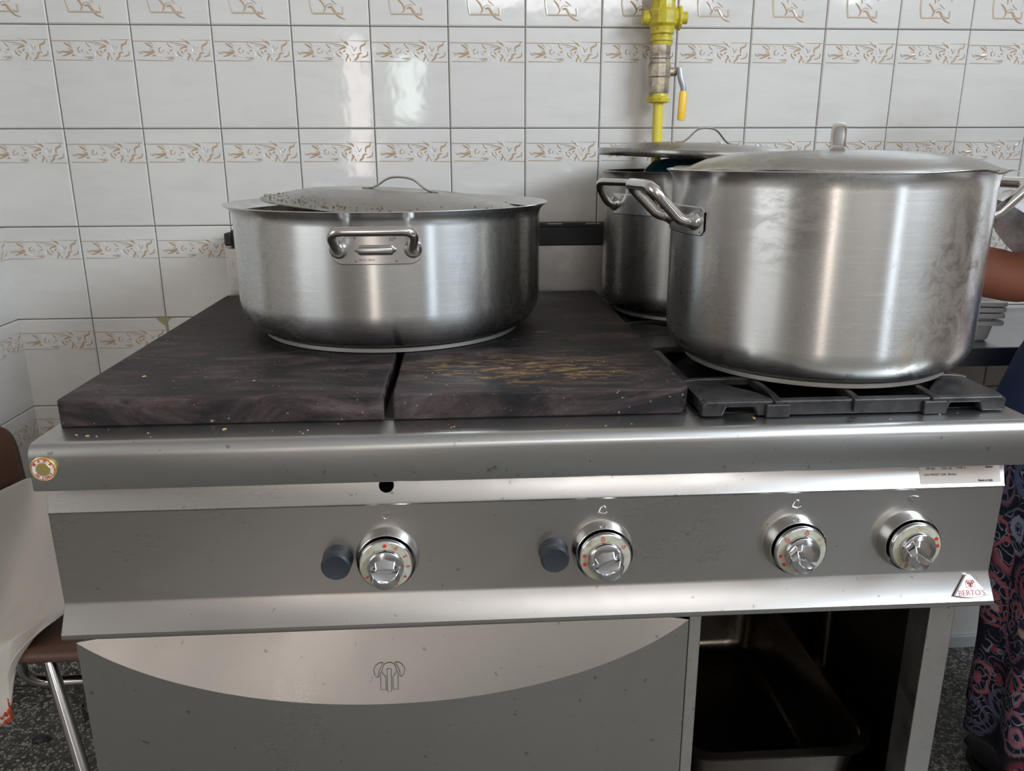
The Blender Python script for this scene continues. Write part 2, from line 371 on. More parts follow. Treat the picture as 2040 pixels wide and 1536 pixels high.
def text_to(mb, s, size, mtx, mi=0, depth=.0003, bold=0.):
    cu = bpy.data.curves.new('t', 'FONT'); cu.body = s; cu.size = size; cu.extrude = depth; cu.align_x = 'CENTER'; cu.align_y = 'CENTER'; cu.offset = bold
    cu.resolution_u = 3
    ob = bpy.data.objects.new('t', cu); COL.objects.link(ob)
    dg = bpy.context.evaluated_depsgraph_get(); dg.update()
    me = ob.evaluated_get(dg).to_mesh()
    mb.add([mtx @ v_.co for v_ in me.vertices], [tuple(p.vertices) for p in me.polygons], mi)
    ob.evaluated_get(dg).to_mesh_clear(); bpy.data.objects.remove(ob); bpy.data.curves.remove(cu)
def frame_m(origin, xax, yax):
    """matrix taking text space (x right, y up, z out) to the world"""
    x = Vector(xax).normalized(); y = Vector(yax).normalized(); z = x.cross(y)
    m_ = Matrix.Identity(4)
    for i in range(3): m_[i][0] = x[i]; m_[i][1] = y[i]; m_[i][2] = z[i]; m_[i][3] = origin[i]
    return m_
def kid(root, o):
    """parent a mesh written in world coordinates to a root Empty standing elsewhere"""
    o.parent = root
    o.matrix_parent_inverse = (Matrix.Translation(root.location) @ root.rotation_euler.to_matrix().to_4x4()).inverted()
    return o

# ------------------------------------------------------------------ room shell
TW, TH, G = 0.15, 0.1875, 0.00075      # tile pitch and half joint
ZR = 1.4325                            # joint under the decor row
struct(MB().box(RL-.1, RX+.1, RY-.1, .1, -.08, 0).build('floor', M_floor, smooth=0))
struct(MB().box(RL-.1, RX+.1, RY-.1, .1, RZ, RZ+.08).build('ceiling', M_ceiling, smooth=0))
wall_back = struct(MB().box(RL, RX+.1, .004, .1, 0, RZ).build('wall_back', [M_grout], smooth=0))
struct(MB().box(0, RX, -.002, .006, 1.6205, RZ).build('trim_1', M_plaster, smooth=0))
YL = -.30                             # the left wall is a short return, the room goes on beyond it
ZL = ZR-5*TH-.025                        # it is a tiled box that stops well above the floor
wall_left = struct(MB().box(RL, -.004, YL+.004, .1, ZL, RZ).build('wall_left', [M_grout], smooth=0))
struct(MB().box(RL, .002, YL-.002, 0, 1.6205, RZ).box(RL, -.001, YL, 0, ZL-.004, ZL).build('trim_2', M_plaster, smooth=0))
struct(MB().box(RL-.12, RL, RY, -3.38, 0, RZ).box(RL-.12, RL, -1.62, .1, 0, RZ).box(RL-.12, RL, -3.38, -1.62, 0, .88).box(RL-.12, RL, -3.38, -1.62, 2.62, RZ).build('wall_side', M_plaster, smooth=0))  # opening made for the added left fill
# right wall with a window opening
WY0, WY1, WZ0, WZ1 = -3.10, -1.30, 1.93, 2.80
struct(MB().box(RX, RX+.12, RY, -4.30, 0, RZ).box(RX, RX+.12, -4.30, -3.60, 1.02, RZ).box(RX, RX+.12, -3.60, WY0, 0, RZ).box(RX, RX+.12, WY1, .1, 0, RZ).box(RX, RX+.12, WY0, WY1, 0, WZ0).box(RX, RX+.12, WY0, WY1, WZ1, RZ).build('wall_right', M_plaster, smooth=0))  # low opening near the end added for the streak light
fr = MB()
for a in ((WY0, WY0+.05, WZ0, WZ1), (WY1-.05, WY1, WZ0, WZ1), (WY0, WY1, WZ0, WZ0+.05), (WY0, WY1, WZ1-.05, WZ1)):
    fr.box(RX+.03, RX+.08, *a)
struct(fr.build('window_1', M_cream, bevel=.004))
# front wall (behind the camera) with door opening and window
DX0, DX1, DZ = .07, .31, 2.1
VX0, VX1, VZ0, VZ1 = .42, .72, 1.38, 1.92
wf = MB(); y0, y1 = RY-.12, RY
wf.box(RL-.1, -1.4, y0, y1, 0, RZ).box(-1.4, -.4, y0, y1, 0, RZ).box(-.4, DX0, y0, y1, 0, RZ).box(DX0, DX1, y0, y1, DZ, RZ).box(DX1, VX0, y0, y1, 0, RZ).box(VX0, VX1, y0, y1, 0, VZ0).box(VX0, VX1, y0, y1, VZ1, RZ).box(VX1, .95, y0, y1, 0, RZ).box(.95, 2.85, y0, y1, 0, 2.18).box(.95, 2.85, y0, y1, 2.72, RZ).box(2.85, RX+.1, y0, y1, 0, RZ)  # wide high opening added for the fill light
struct(wf.build('wall_front', M_plaster, smooth=0))
fr = MB()
for a in ((DX0, DX0+.04, 0, DZ), (DX1-.04, DX1, 0, DZ), (DX0, DX1, DZ-.04, DZ)): fr.box(a[0], a[1], y0+.02, y1-.02, a[2], a[3])
struct(fr.build('door_1', M_cream, bevel=.004))
fr = MB()
for a in ((VX0, VX0+.05, VZ0, VZ1), (VX1-.05, VX1, VZ0, VZ1), (VX0, VX1, VZ0, VZ0+.05), (VX0, VX1, VZ1-.05, VZ1)): fr.box(a[0], a[1], y0+.03, y0+.08, a[2], a[3])
struct(fr.build('window_2', M_cream, bevel=.004))
fr = MB()
for a in ((-3.38, -3.34, .88, 2.62), (-1.66, -1.62, .88, 2.62), (-3.38, -1.62, .88, .92), (-3.38, -1.62, 2.58, 2.62), (-2.52, -2.48, .88, 2.62)): fr.box(RL-.08, RL-.03, *a)
struct(fr.build('fill_window_frame', M_cream, bevel=.004))  # frame of the opening added for the left fill

# tiles: each one an object; ornament strokes are raised on the tile face
def stroke(mb, pts, w, mi, y, ztop, sx=1/1270., sy=1/1625., x0=330, y0_=385, n=5):
    """pts in enlarged photo units -> low relief leaf on the tile; w (start,mid,end) widths"""
    q = bez([((px-x0)*sx*TW, 0, ztop-(py-y0_)*sy*TH) for px, py in pts], n) if len(pts) > 2 else [Vector(((px-x0)*sx*TW, 0, ztop-(py-y0_)*sy*TH)) for px, py in pts]
    m = len(q); vs = []
    for i, p in enumerate(q):
        tt = (q[min(i+1, m-1)]-q[max(i-1, 0)]).normalized(); nn = Vector((-tt.z, 0, tt.x)); u = i/(m-1)
        ww = 1.25*(w[0]*(1-u)**2+2*w[1]*u*(1-u)+w[2]*u*u)*sx*TW*.5
        vs += [(p.x+nn.x*ww, y, p.z+nn.z*ww), (p.x, y-.0006, p.z), (p.x-nn.x*ww, y, p.z-nn.z*ww)]
    fs = []
    for i in range(m-1):
        a = i*3; fs += [(a, a+1, a+4, a+3), (a+1, a+2, a+5, a+4)]
    mb.add(vs, fs, mi)
BAND = [([(350, 632), (800, 636), (1150, 634)], (16, 13, 6), 2), ([(385, 926), (640, 930), (960, 933)], (14, 14, 5), 2), ([(1290, 938), (1440, 936), (1590, 940)], (5, 14, 14), 2),
 ([(1260, 612), (1420, 616), (1570, 614)], (3, 9, 9), 2),
 ([(535, 660), (592, 692), (652, 738)], (4, 44, 8), 1), ([(600, 648), (640, 672), (660, 705)], (3, 22, 4), 2),
 ([(480, 790), (570, 806), (670, 792)], (4, 34, 44), 1), ([(490, 868), (560, 846), (640, 822)], (3, 34, 6), 1), ([(590, 750), (640, 760), (668, 775)], (3, 16, 8), 2),
 ([(412, 775), (432, 812), (470, 800), (512, 828)], (6, 20, 5), 2), ([(420, 808), (450, 826), (480, 822)], (5, 16, 3), 2), ([(640, 868), (662, 850), (690, 866)], (10, 30, 8), 1),
 ([(784, 728), (748, 752), (752, 795), (775, 812)], (5, 28, 5), 1), ([(818, 758), (812, 785), (795, 805)], (5, 30, 6), 2),
 ([(885, 640), (902, 690), (955, 735)], (4, 22, 6), 1), ([(912, 768), (938, 778), (955, 760)], (6, 26, 6), 1),
 ([(920, 655), (1040, 664), (1120, 682), (1190, 700)], (4, 20, 16), 2), ([(1075, 762), (1130, 728), (1200, 716)], (4, 34, 20), 1), ([(1165, 634), (1205, 642), (1245, 684)], (10, 50, 6), 1), ([(1120, 590), (1150, 610), (1168, 640)], (3, 14, 6), 2),
 ([(1045, 775), (1052, 825), (1112, 872)], (6, 34, 5), 1), ([(1088, 786), (1112, 800), (1126, 830)], (6, 36, 6), 1), ([(1150, 790), (1172, 776), (1188, 758)], (6, 34, 8), 1),
 ([(1196, 812), (1232, 846), (1204, 884), (1188, 938)], (8, 40, 8), 1), ([(1246, 880), (1262, 905), (1262, 935)], (5, 22, 4), 1), ([(1290, 690), (1315, 730), (1328, 778)], (3, 24, 5), 2), ([(1330, 775), (1352, 735), (1372, 708)], (5, 22, 3), 2),
 ([(1524, 612), (1506, 668), (1440, 704), (1434, 785)], (4, 44, 10), 1), ([(1456, 808), (1398, 820), (1378, 876), (1325, 920)], (6, 44, 16), 1), ([(1440, 872), (1500, 860), (1540, 832), (1546, 780)], (4, 30, 8), 1),
 ([(830, 886), (900, 882), (975, 876)], (3, 26, 6), 2), ([(880, 918), (930, 900), (975, 902)], (3, 20, 6), 1), ([(876, 792), (892, 812), (915, 822)], (5, 20, 4), 2), ([(1290, 835), (1310, 824), (1330, 838)], (3, 10, 3), 2), ([(1010, 690), (1060, 700), (1100, 704)], (3, 10, 4), 2),
 ([(690, 655), (740, 672), (765, 700)], (3, 14, 3), 3), ([(700, 845), (760, 862), (800, 870)], (3, 18, 3), 3), ([(970, 800), (1000, 830), (1005, 870)], (4, 26, 4), 3), ([(1250, 730), (1275, 760), (1280, 800)], (4, 26, 4), 3), ([(1100, 880), (1130, 900), (1160, 900)], (4, 24, 4), 3)]
DECOR = [([(598, 0), (612, 100), (634, 205)], (26, 26, 26), 2), ([(634, 196), (860, 196), (1120, 200)], (26, 26, 22), 2), ([(1115, 90), (1120, 140), (1122, 205)], (28, 28, 26), 2),
 ([(598, 0), (598, -350)], (26, 26, 26), 2), ([(1128, -60), (1128, -350)], (26, 26, 26), 2), ([(590, -345), (1140, -345)], (26, 26, 26), 2),
 ([(740, -30), (808, 40), (842, 118), (806, 182)], (10, 46, 6), 1), ([(842, 116), (858, 88), (884, 58)], (14, 16, 5), 1), ([(880, 108), (944, 100), (996, 172), (1060, 244), (1158, 286)], (14, 60, 4), 1), ([(930, -20), (980, 20), (1030, 62)], (6, 26, 4), 2), ([(1040, 180), (1075, 190), (1100, 215)], (4, 20, 5), 1), ([(884, 58), (930, 50), (985, 68)], (5, 14, 3), 2),
 ([(700, -250), (820, -160), (850, -20)], (6, 44, 6), 1), ([(1030, -270), (930, -190), (900, -60)], (6, 40, 6), 1)]
def tile_mesh(kind, wdt=TW, hgt=TH, u0=0.):
    """tile hanging from its top edge z=0 down to -hgt, face at y=-.0045"""
    mb = MB(); x0, x1, z1, z0 = G, wdt-G, -G, -hgt+G; e = .0022
    yf, yb = -.0045, .004
    v = [(x0, yb, z0), (x1, yb, z0), (x1, yb, z1), (x0, yb, z1), (x0, yf+.0022, z0), (x1, yf+.0022, z0), (x1, yf+.0022, z1), (x0, yf+.0022, z1),
         (x0+e, yf, z0+e), (x1-e, yf, z0+e), (x1-e, yf, z1-e), (x0+e, yf, z1-e)]
    f = [(0, 1, 5, 4), (1, 2, 6, 5), (2, 3, 7, 6), (3, 0, 4, 7), (4, 5, 9, 8), (5, 6, 10, 9), (6, 7, 11, 10), (7, 4, 8, 11), (8, 9, 10, 11)]
    mb.add(v, f, 0)
    if kind == 'band':
        for p, w_, mi in BAND: stroke(mb, p, w_, mi, yf-.00015, 0)
    elif kind == 'cut':      # tile cut at the wall corner: only the right end of the ornament is left
        for p, w_, mi in BAND:
            q = [(px-(TW-wdt)/TW*1270, py) for px, py in p]
            if min(a for a, _ in q) > 345: stroke(mb, q, w_, mi, yf-.00015, 0)
    elif kind == 'decor':
        for p, w_, mi in DECOR: stroke(mb, p, w_, mi, yf-.00015, -TH, x0=270)
    o = mb.build('tile', [M_tile, M_orn, M_orn2, M_orn3], smooth=0, fixn=False)
    me = o.data; bpy.data.objects.remove(o); return me
ME_band, ME_decor = tile_mesh('band'), tile_mesh('decor')
ME_low = tile_mesh('plain', hgt=.1200+G)
def put_tile(me, loc, par, rz=0.):
    o = bpy.data.objects.new('tile', me); COL.objects.link(o); o.location = loc; o.rotation_euler = (random.uniform(-.0012, .0012), random.uniform(-.0012, .0012)*.5, rz+random.uniform(-.0012, .0012)); o.parent = par
NC = 20
for i in range(NC):
    put_tile(ME_decor, (i*TW, 0, ZR+TH), wall_back)
    put_tile(ME_low, (i*TW, 0, ZR-7*TH), wall_back)
    for k in range(7): put_tile(ME_band, (i*TW, 0, ZR-k*TH), wall_back)
ML_ = tile_mesh('plain', hgt=.02)
for k in range(-1, 6):
    me = ME_decor if k < 0 else (ML_ if k == 5 else ME_band)
    for i in range(2): put_tile(me, (0, -(i+1)*TW, ZR-k*TH), wall_left, PI/2)
    for i in range(3): put_tile(me, (-(i+1)*TW-.003, YL, ZR-k*TH), wall_left)
for i in range(1, 4):
    for k in range(5, 8): put_tile(ME_low if k == 7 else ME_band, (-i*TW, 0, ZR-k*TH), wall_back)
struct(MB().box(RL, .50, -.012, 0.004, 0, .060).build('baseboard_left', M_floor, smooth=0, bevel=.002))
struct(MB().box(.50, RX, -.014, 0.004, 0, .035).build('baseboard_back', mat('grey_skirting', (.42, .42, .42), .5), bevel=.003))
# broken corner of one tile, filled with old mortar
tag(MB().prism([(.280, ZR-3*TH-.0002), (.298, ZR-3*TH+.0012), (.313, ZR-3*TH), (.306, ZR-3*TH-.004), (.302, ZR-3*TH-.012), (.3035, ZR-3*TH-.026), (.301, ZR-3*TH-.030), (.297, ZR-3*TH-.017), (.288, ZR-3*TH-.010)], -.0056, -.004, 'y').build('mortar_patch', mat('old_mortar', (.33, .27, .16), .9), smooth=0, bevel=.0004), 'brown mortar filling the broken tile corner left of the cooker', 'mortar patch')

# ------------------------------------------------------------------ gas range
XL, XR = .440, 1.5757
R0 = empty('gas_range', (1.0, -.45, 0), 'wide stainless steel gas cooking range with dark hot plates, control panel and oven below', 'stove')
def K(o): return kid(R0, o)
Wz = .892
pf = [(-.045, Wz-.012), (-.045, Wz)]
for k in range(9):
    a = PI/2*k/8; pf.append((-.8265-.0145*math.sin(a), Wz-.0145+.0145*math.cos(a)))
pf += [(-.841, .8395), (-.8395, .8375), (-.8375, .8385), (-.836, .87), (-.828, Wz-.012)]
wt = K(MB().prism(pf, .4385, 1.592).build('worktop', MS_top, smooth=50, bevel=.0012)); 
for a_ in ((.441, .4425), (1.588, 1.5895)): K(MB().box(*a_, -.82, -.045, .8375, Wz-.004).build('side_rim', MS_top, smooth=0))
# body carcass
cb = MB()
cb.box(.4405, .4525, -.80, -.05, .09, .84).box(1.546, 1.5752, -.80, -.05, .645, .84)
cb.box(.4525, 1.5752, -.06, -.05, .09, .84)
K(cb.build('side_panel', MS_back, smooth=0, bevel=.001))
# control panel profile
pp = [(-.800, .8400), (-.8130, .8395), (-.8232, .8062)]
for k in range(1, 5): pp.append((-.8232-.0012*math.sin(k*PI/5), .8062-.0040*k/5))
pp += [(-.8232, .8020), (-.8222, .6885), (-.8230, .6845), (-.8415, .6560)]
for k in range(1, 7):
    a = -0.55+k*(PI/2+.75)/6; pp.append((-.8375-.0042*math.cos(a), .6520-.0042*math.sin(a)))
pp += [(-.800, .6480)]
cp = K(MB().prism(pp, XL, XR).build('control_panel', MS_panel, smooth=28, bevel=.0008))
# backsplash and flue
K(MB().box(.446, 1.585, -.045, -.030, .88, 1.0165).build('backsplash', MS_back, smooth=0, bevel=.0015))
fl = MB()
fl.box(.462, 1.575, -.052, -.024, 1.0165, 1.052)
fl.box(.470, 1.567, -.046, -.028, 1.052, 1.0575)
for i in range(14): fl.box(.50+i*.078, .548+i*.078, -.043, -.031, 1.057, 1.0595)
K(fl.build('flue', M_black, smooth=0, bevel=.002))
fl = MB().box(.450, .464, -.058, -.024, 1.022, 1.047)
K(fl.build('flue_cap', M_black, smooth=0, bevel=.003))
# hot plates
def slab(x0, x1, rl, rr):
    """rounded plan, rl / rr = corner radii of front-left and front-right"""
    y0, y1 = -.782, -.062; pts = [(x0, y1), (x0, y0+rl)]
    for k in range(7):
        a = PI+PI/2*k/6; pts.append((x0+rl+rl*math.cos(a), y0+rl+rl*math.sin(a)))
    for k in range(7):
        a = -PI/2+PI/2*k/6; pts.append((x1-rr+rr*math.cos(a), y0+rr+rr*math.sin(a)))
    pts.append((x1, y1)); return pts
for x0, x1, rl, rr in ((.4455, .8215, .011, .004), (.8325, 1.190, .004, .018)):
    m_ = MB().prism(slab(x0, x1, rl, rr), .8925, .9245, 'z')
    K(m_.build('hot_plate', M_iron, smooth=40, bevel=.0022, seg=2))
K(MB().box(.448, 1.188, -.778, -.066, .8905, .894).build('plate_gasket', M_black, smooth=0))
K(MB().box(1.196, 1.582, -.782, -.056, .8918, .8935).build('burner_tray', M_black, smooth=0, bevel=.0005))
# burners
for by in (-.61, -.24):
    bu = K(MB().lathe([(0, .8935), (.07, .8935), (.062, .899), (.045, .902), (.045, .905)], (1.39, by, 0), 32).build('burner', M_grate, smooth=30))
    MB().lathe([(.05, .905), (.052, .909), (.04, .912), (0, .912)], (1.39, by, 0), 32).build('burner_cap', M_black, bu, smooth=30).matrix_parent_inverse = bu.matrix_world.inverted() if False else Matrix.Identity(4)
# gap screw hole on the band
def band_y(z): return -.8130+(-.8232+.8130)*(.8395-z)/(.8395-.8062)
nb = Vector((0, -.0333, .0102)).normalized()
rb = Vector((0, 0, 1)).rotation_difference(nb).to_matrix()
K(MB().lathe([(0, .0005), (.0088, .0005), (.0088, -.001)], (.8241, band_y(.8247), .8247), 28, rot=rb).build('pilot_hole', M_void, smooth=0))
# info sticker on the band
st = MB(); sx0, sx1 = 1.467, 1.5705; zt, zb_ = .8395, .8085
st.add([(sx0, band_y(zt)-.0003, zt), (sx1-.002, band_y(zt)-.0003, zt), (sx1, band_y(zb_)-.0003, zb_), (sx0+.002, band_y(zb_)-.0003, zb_)], [(0, 3, 2, 1)], 0)
def st_txt(s, x, z, size, b_=0.):
    text_to(st, s, size, frame_m((x, band_y(z)-.0006, z), (1, 0, 0), (0, .0102, .0333)), 1, .00005, b_)
st_txt('HP 2&1', 1.482, .8265, .0038); st_txt('CAT. II2', 1.502, .8265, .0038); st_txt('TYPE A', 1.520, .8265, .0038)
st_txt('GAS PRESET G20  20mbar', 1.494, .8195, .0038); st_txt('20mbar', 1.556, .8270, .0032, .0001); st_txt('Made in Italy', 1.551, .8115, .0036, .0001)
K(tag(st.build('info_sticker', [M_sticker, M_ink], smooth=0, fixn=False), 'silver foil data sticker with small black print'))
# maker's badge on the lower lip
nl = Vector((0, -.0285, .0185)).normalized(); upv = Vector((0, .0185, .0285)).normalized()
bo = Vector((1.5455, -.8335, .6705))
bd = MB(); pts = [(-.0025, .0165), (.0025, .0165), (.0225, -.009)]
for k in range(1, 8): pts.append((.0225-.045*k/8, -.009-.0032*math.sin(PI*k/8)))
pts += [(-.0225, -.009)]
def L3(u, v, h): return tuple(bo+Vector((1, 0, 0))*u+upv*v+nl*h)
n_ = len(pts)
bd.add([L3(u, v, 0) for u, v in pts]+[L3(u, v, .003) for u, v in pts]+[L3(u*.94, v*.94, .0038) for u, v in pts],
       [tuple(range(2*n_, 3*n_))]+[(i, (i+1) % n_, (i+1) % n_+n_, i+n_) for i in range(n_)]+[(i+n_, (i+1) % n_+n_, (i+1) % n_+2*n_, i+2*n_) for i in range(n_)], 0)
text_to(bd, "BERTO'S", .0094, frame_m(bo+upv*(-.0065)+nl*.0041, (1, 0, 0), upv), 1, .0001, .00008)
def logo(mb, org, ux, uy, s, r, mi):
    """outlined emblem: rounded crown over two standing bars"""
    def Q(u, v): return tuple(Vector(org)+Vector(ux)*u*s+Vector(uy)*v*s)
    segs = [[(-.5, .12), (-.52, .32), (-.36, .5), (-.2, .52)], [(-.5, .12), (-.42, .02), (-.36, .05), (-.36, .2), (-.2, .52)], [(.5, .12), (.52, .32), (.36, .5), (.2, .52)], [(.5, .12), (.42, .02), (.36, .05), (.36, .2), (.2, .52)],
            [(-.26, .2), (-.18, .44), (0, .52), (.18, .44), (.26, .2)]]
    for sg in segs: mb.tube([Q(*p) for p in [tuple(q)[:2] for q in bez([(a, b_, 0) for a, b_ in sg], 5)]], r, 5, mi)
    for sg in ([(-.3, .2), (-.3, -.42), (-.12, -.42), (-.12, .0), (-.26, .2)], [(.3, .2), (.3, -.42), (.12, -.42), (.12, .0), (.26, .2)], [(-.07, .3), (-.07, -.48), (.07, -.48), (.07, .3), (-.07, .3)]):
        mb.tube([Q(*p) for p in sg], r, 5, mi)
logo(bd, bo+upv*.0045+nl*.0040, (1, 0, 0), upv, .0085, .0004, 1)
bd.tube([tuple(bo+upv*.0045+nl*.0040+Vector((1, 0, 0))*.0062*math.cos(2*PI*k/24)+upv*.0062*math.sin(2*PI*k/24)) for k in range(25)], .0003, 5, 1)
K(tag(bd.build('maker_badge', [M_badge, M_redb], smooth=0, fixn=False), 'fan-shaped silver badge with red lettering'))
# round gold medallion on the worktop lip
rm_ = Matrix.Rotation(PI/2, 3, 'X')
md = MB(); mc = (.4545, -.8412, .8655)
md.lathe([(.0142, 0), (.0142, .0022), (.0130, .0030), (.0122, .0026)], mc, 36, 0, rm_)
md.lathe([(.0122, .0026), (.0078, .0027)], mc, 36, 1, rm_)
md.lathe([(.0126, .0027), (.0118, .0030)], mc, 36, 2, rm_)
md.lathe([(.0078, .0027), (.0074, .0032), (0, .0034)], mc, 36, 0, rm_)
for s, a0, a1 in (('MADE', 145, 35), ('IN ITALY', 215, 325)):
    for i, ch in enumerate(s):
        if ch == ' ': continue
        a = math.radians(a0+(a1-a0)*i/(len(s)-1)); top = s == 'MADE'
        o_ = (mc[0]+.0100*math.cos(a), mc[1]-.0029, mc[2]+.0100*math.sin(a))
        yv = Vector((math.cos(a), 0, math.sin(a)))*(1 if top else -1); xv = Vector((yv.z, 0, -yv.x))
        text_to(md, ch, .0042, frame_m(o_, xv, yv), 3, .0001, .0002)
K(tag(md.build('medallion', [M_gold, M_cream, M_red, M_redb], smooth=30, fixn=False), 'round gold medallion with a red ring and lettering'))
# control knobs: bezel, dial, grip
def knob(x, ang, marks, sym):
    """ang: grip turned clockwise (deg) as seen from the front"""
    z = .7365; y = -.8225
    kb = K(MB().lathe([(.0375, 0), (.0372, .006), (.0352, .013), (.0346, .0170), (.0340, .0175), (.0335, .0160), (.0332, .004)], (x, y, z), 56, 0, rm_).build('control_knob', M_rod, smooth=40))
    # bezel foot: small flat tab closing the hood below
    MB().lathe([(.0302, .002), (.0318, .0205), (.0316, .0240), (.0302, .0256), (.0296, .0258)], (x, y, z), 56, 0, rm_).build('dial_rim', M_chrome, kb, smooth=40)
    d = MB().lathe([(.0297, .0258), (.0205, .0262)], (x, y, z), 56, 0, rm_)
    for a_deg, ch in marks:
        a = math.radians(90-a_deg); rr_ = .0257
        o_ = (x+rr_*math.cos(a), y-.0265, z+rr_*math.sin(a)); yv = Vector((math.cos(a), 0, math.sin(a))); xv = Vector((yv.z, 0, -yv.x))
        if ch == 'dot': d.lathe([(0, .0005), (.0021, .0004), (.0021, -.0005)], o_, 16, 1, rm_)
        elif ch in ('drop', 'flame'):
            s_ = .0022 if ch == 'drop' else .0030
            P2 = [Vector(o_)+xv*(u*s_)+yv*(v*s_) for u, v in [(0, 1.2), (.45, .4), (.75, -.2), (.6, -.8), (0, -1.1), (-.6, -.8), (-.75, -.2), (-.45, .4), (0, 1.2)]]
            d.tube(P2, .00030, 5, 1)
            if ch == 'flame': d.lathe([(0, .0004), (.0007, .0003)], tuple(Vector(o_)-yv*.001), 8, 1, rm_)
        elif ch == 'star':
            for q in range(4):
                aa = q*PI/4; dv = xv*math.cos(aa)*.0026+yv*math.sin(aa)*.0026
                d.tube([Vector(o_)-dv, Vector(o_)+dv], .00033, 5, 1)
        else: text_to(d, ch, .0062, frame_m(o_, xv, yv), 1, .0001, .00012)
    d.build('dial', [M_dialc, M_red], kb, smooth=30, fixn=False)
    # grip: round skirt with a bowed wedge nose
    g_ = MB().lathe([(.0215, .0258), (.0215, .0300), (.0203, .0325), (.0170, .0335), (0, .0338)], (x, y, z), 48, 0, rm_)
    ra = Matrix.Rotation(-math.radians(ang), 3, 'Y')
    nose = []
    for (hh, wt_, wb_, tp, bt) in ((.030, .0175, .0165, .0035, -.0205), (.036, .0172, .0170, .0025, -.0212), (.0425, .0150, .0165, -.0005, -.0215), (.0465, .0120, .0140, -.0040, -.0200), (.0480, .0080, .0095, -.0070, -.0170)):
        ring = []
        for u, v in ((-wt_, tp), (-wt_*.4, tp-.0022), (wt_*.4, tp-.0022), (wt_, tp), (wb_, (tp+bt)/2), (wb_*.55, bt+.0018), (0, bt), (-wb_*.55, bt+.0018), (-wb_, (tp+bt)/2)):
            p = ra @ Vector((u, -hh, v)); ring.append((x+p.x, y+p.y, z+p.z))
        nose.append(ring)
    g_.loft(nose)
    # thin upper fin meeting the skirt
    fin = []
    for hh, wv, t_, t0 in ((.030, .0165, .0185, -.001), (.0345, .0150, .0110, -.001), (.039, .0130, .0035, -.001)):
        ring = []
        for u, v in ((-wv, t0), (wv, t0), (wv*.75, t_*.7), (0, t_), (-wv*.75, t_*.7)):
            p = ra @ Vector((u, -hh, v)); ring.append((x+p.x, y+p.y, z+p.z))
        fin.append(ring)
    g_.loft(fin)
    g_.build('grip', M_chrome, kb, smooth=32, bevel=.0006)
    # pressed symbol above the knob
    sy = MB(); zo = .7885
    if sym == 'v': q = [(-.0055, .004), (0, .005), (.0055, .004), (.004, -.002), (0, -.005), (-.004, -.002), (-.0055, .004)]
    elif sym == 'a': q = [(-.0055, -.004), (-.003, .002), (0, .005), (.003, .002), (.0055, -.004), (0, -.0055), (-.0055, -.004)]
    else: q = [(.008, .004), (.001, .005), (-.003, .0035), (-.003, 0), (.001, -.002), (.001, -.005), (-.001, -.006)]
    sy.tube([(x+u, -.8232, zo+v) for u, v in q], .0011, 6)
    K(sy.build('pressed_symbol', M_rod, smooth=60))
    return kb
knob(.8220, 0, [(0, 'dot'), (30, 'drop'), (62, '2'), (92, '3'), (122, '4'), (153, '5'), (180, '6'), (238, 'II')], 'v')
knob(1.0800, 22, [(-8, 'flame'), (55, 'drop'), (-80, 'star'), (-105, 'dot')], 'a')
knob(1.3170, -38, [(10, 'flame'), (-48, 'flame'), (-100, 'star'), (-128, 'dot')], 'a')
knob(1.4600, -42, [(62, 'dot'), (84, 'star'), (205, 'drop')], 'z')
for x in (.7635, 1.0205):
    K(MB().lathe([(.0180, 0), (.0175, .010), (.0168, .0155), (.0172, .0165), (.0170, .0215), (.0150, .0245), (.0120, .0238), (0, .0228)], (x, -.8225, .7350), 36, 0, rm_).build('ignition_button', M_rubber, smooth=30))
# oven door with bowed handle recess
dxl, dxr, dzt, dzb = .4415, 1.1955, .6285, .13
def arcz(x):
    u = (x-(dxl+dxr)/2)/((dxr-dxl)/2); return .5225+(dzt-.5225)*(1-math.sqrt(max(0, 1-(abs(u)*.86)**2)))/(1-math.sqrt(1-.86**2))
NX = 72
def door_front(i, j):
    x = dxl+(dxr-dxl)*i/NX; az = arcz(x)
    if j <= 8: return (x, -.8150, dzb+(az-.0006-dzb)*j/8)
    k = (j-9)/8; z = az+(dzt-az)*k; d = (z-az)*.27
    if k > .86: d += 0
    return (x, -.8150+d, z)
dm = MB(); vs = [door_front(i, j) for j in range(18) for i in range(NX+1)]; W1 = NX+1
fs = [(j*W1+i, j*W1+i+1, (j+1)*W1+i+1, (j+1)*W1+i) for j in range(17) for i in range(NX)]
# rolled top edge of the recess
for q in range(1, 6):
    a = q/5*PI*.6; o_ = len(vs)
    for i in range(NX+1):
        x = dxl+(dxr-dxl)*i/NX; b_ = door_front(i, 17); rr_ = .009*min(1, (dzt-arcz(x))/.03)
        vs.append((x, b_[1]+rr_*(1-math.cos(a)), b_[2]+rr_*math.sin(a)*.55))
    fs += [(o_-W1+i, o_-W1+i+1, o_+i+1, o_+i) for i in range(NX)]
dm.add(vs, fs)
door = K(dm.build('oven_door', MS_panel, smooth=12, weld=False))
db = MB().box(dxl, dxr, -.8147, -.772, dzb, .515).box(dxl, dxl+.0015, -.8147, -.772, .50, dzt-.004).box(dxr-.0015, dxr, -.8147, -.772, .50, dzt-.004).box(dxl, dxr, -.776, -.772, .50, dzt)
db.build('door_back', MS_dark, door, smooth=0)
lg = MB(); logo(lg, (.8145, -.8150+.0078, .5560), (1, 0, 0), Vector((0, .27, 1)).normalized(), .037, .00042, 0)
tag(lg.build('engraved_emblem', mat('etched_steel', (.16, .15, .14), .5, .8), door, smooth=0), 'etched outline emblem on the door')
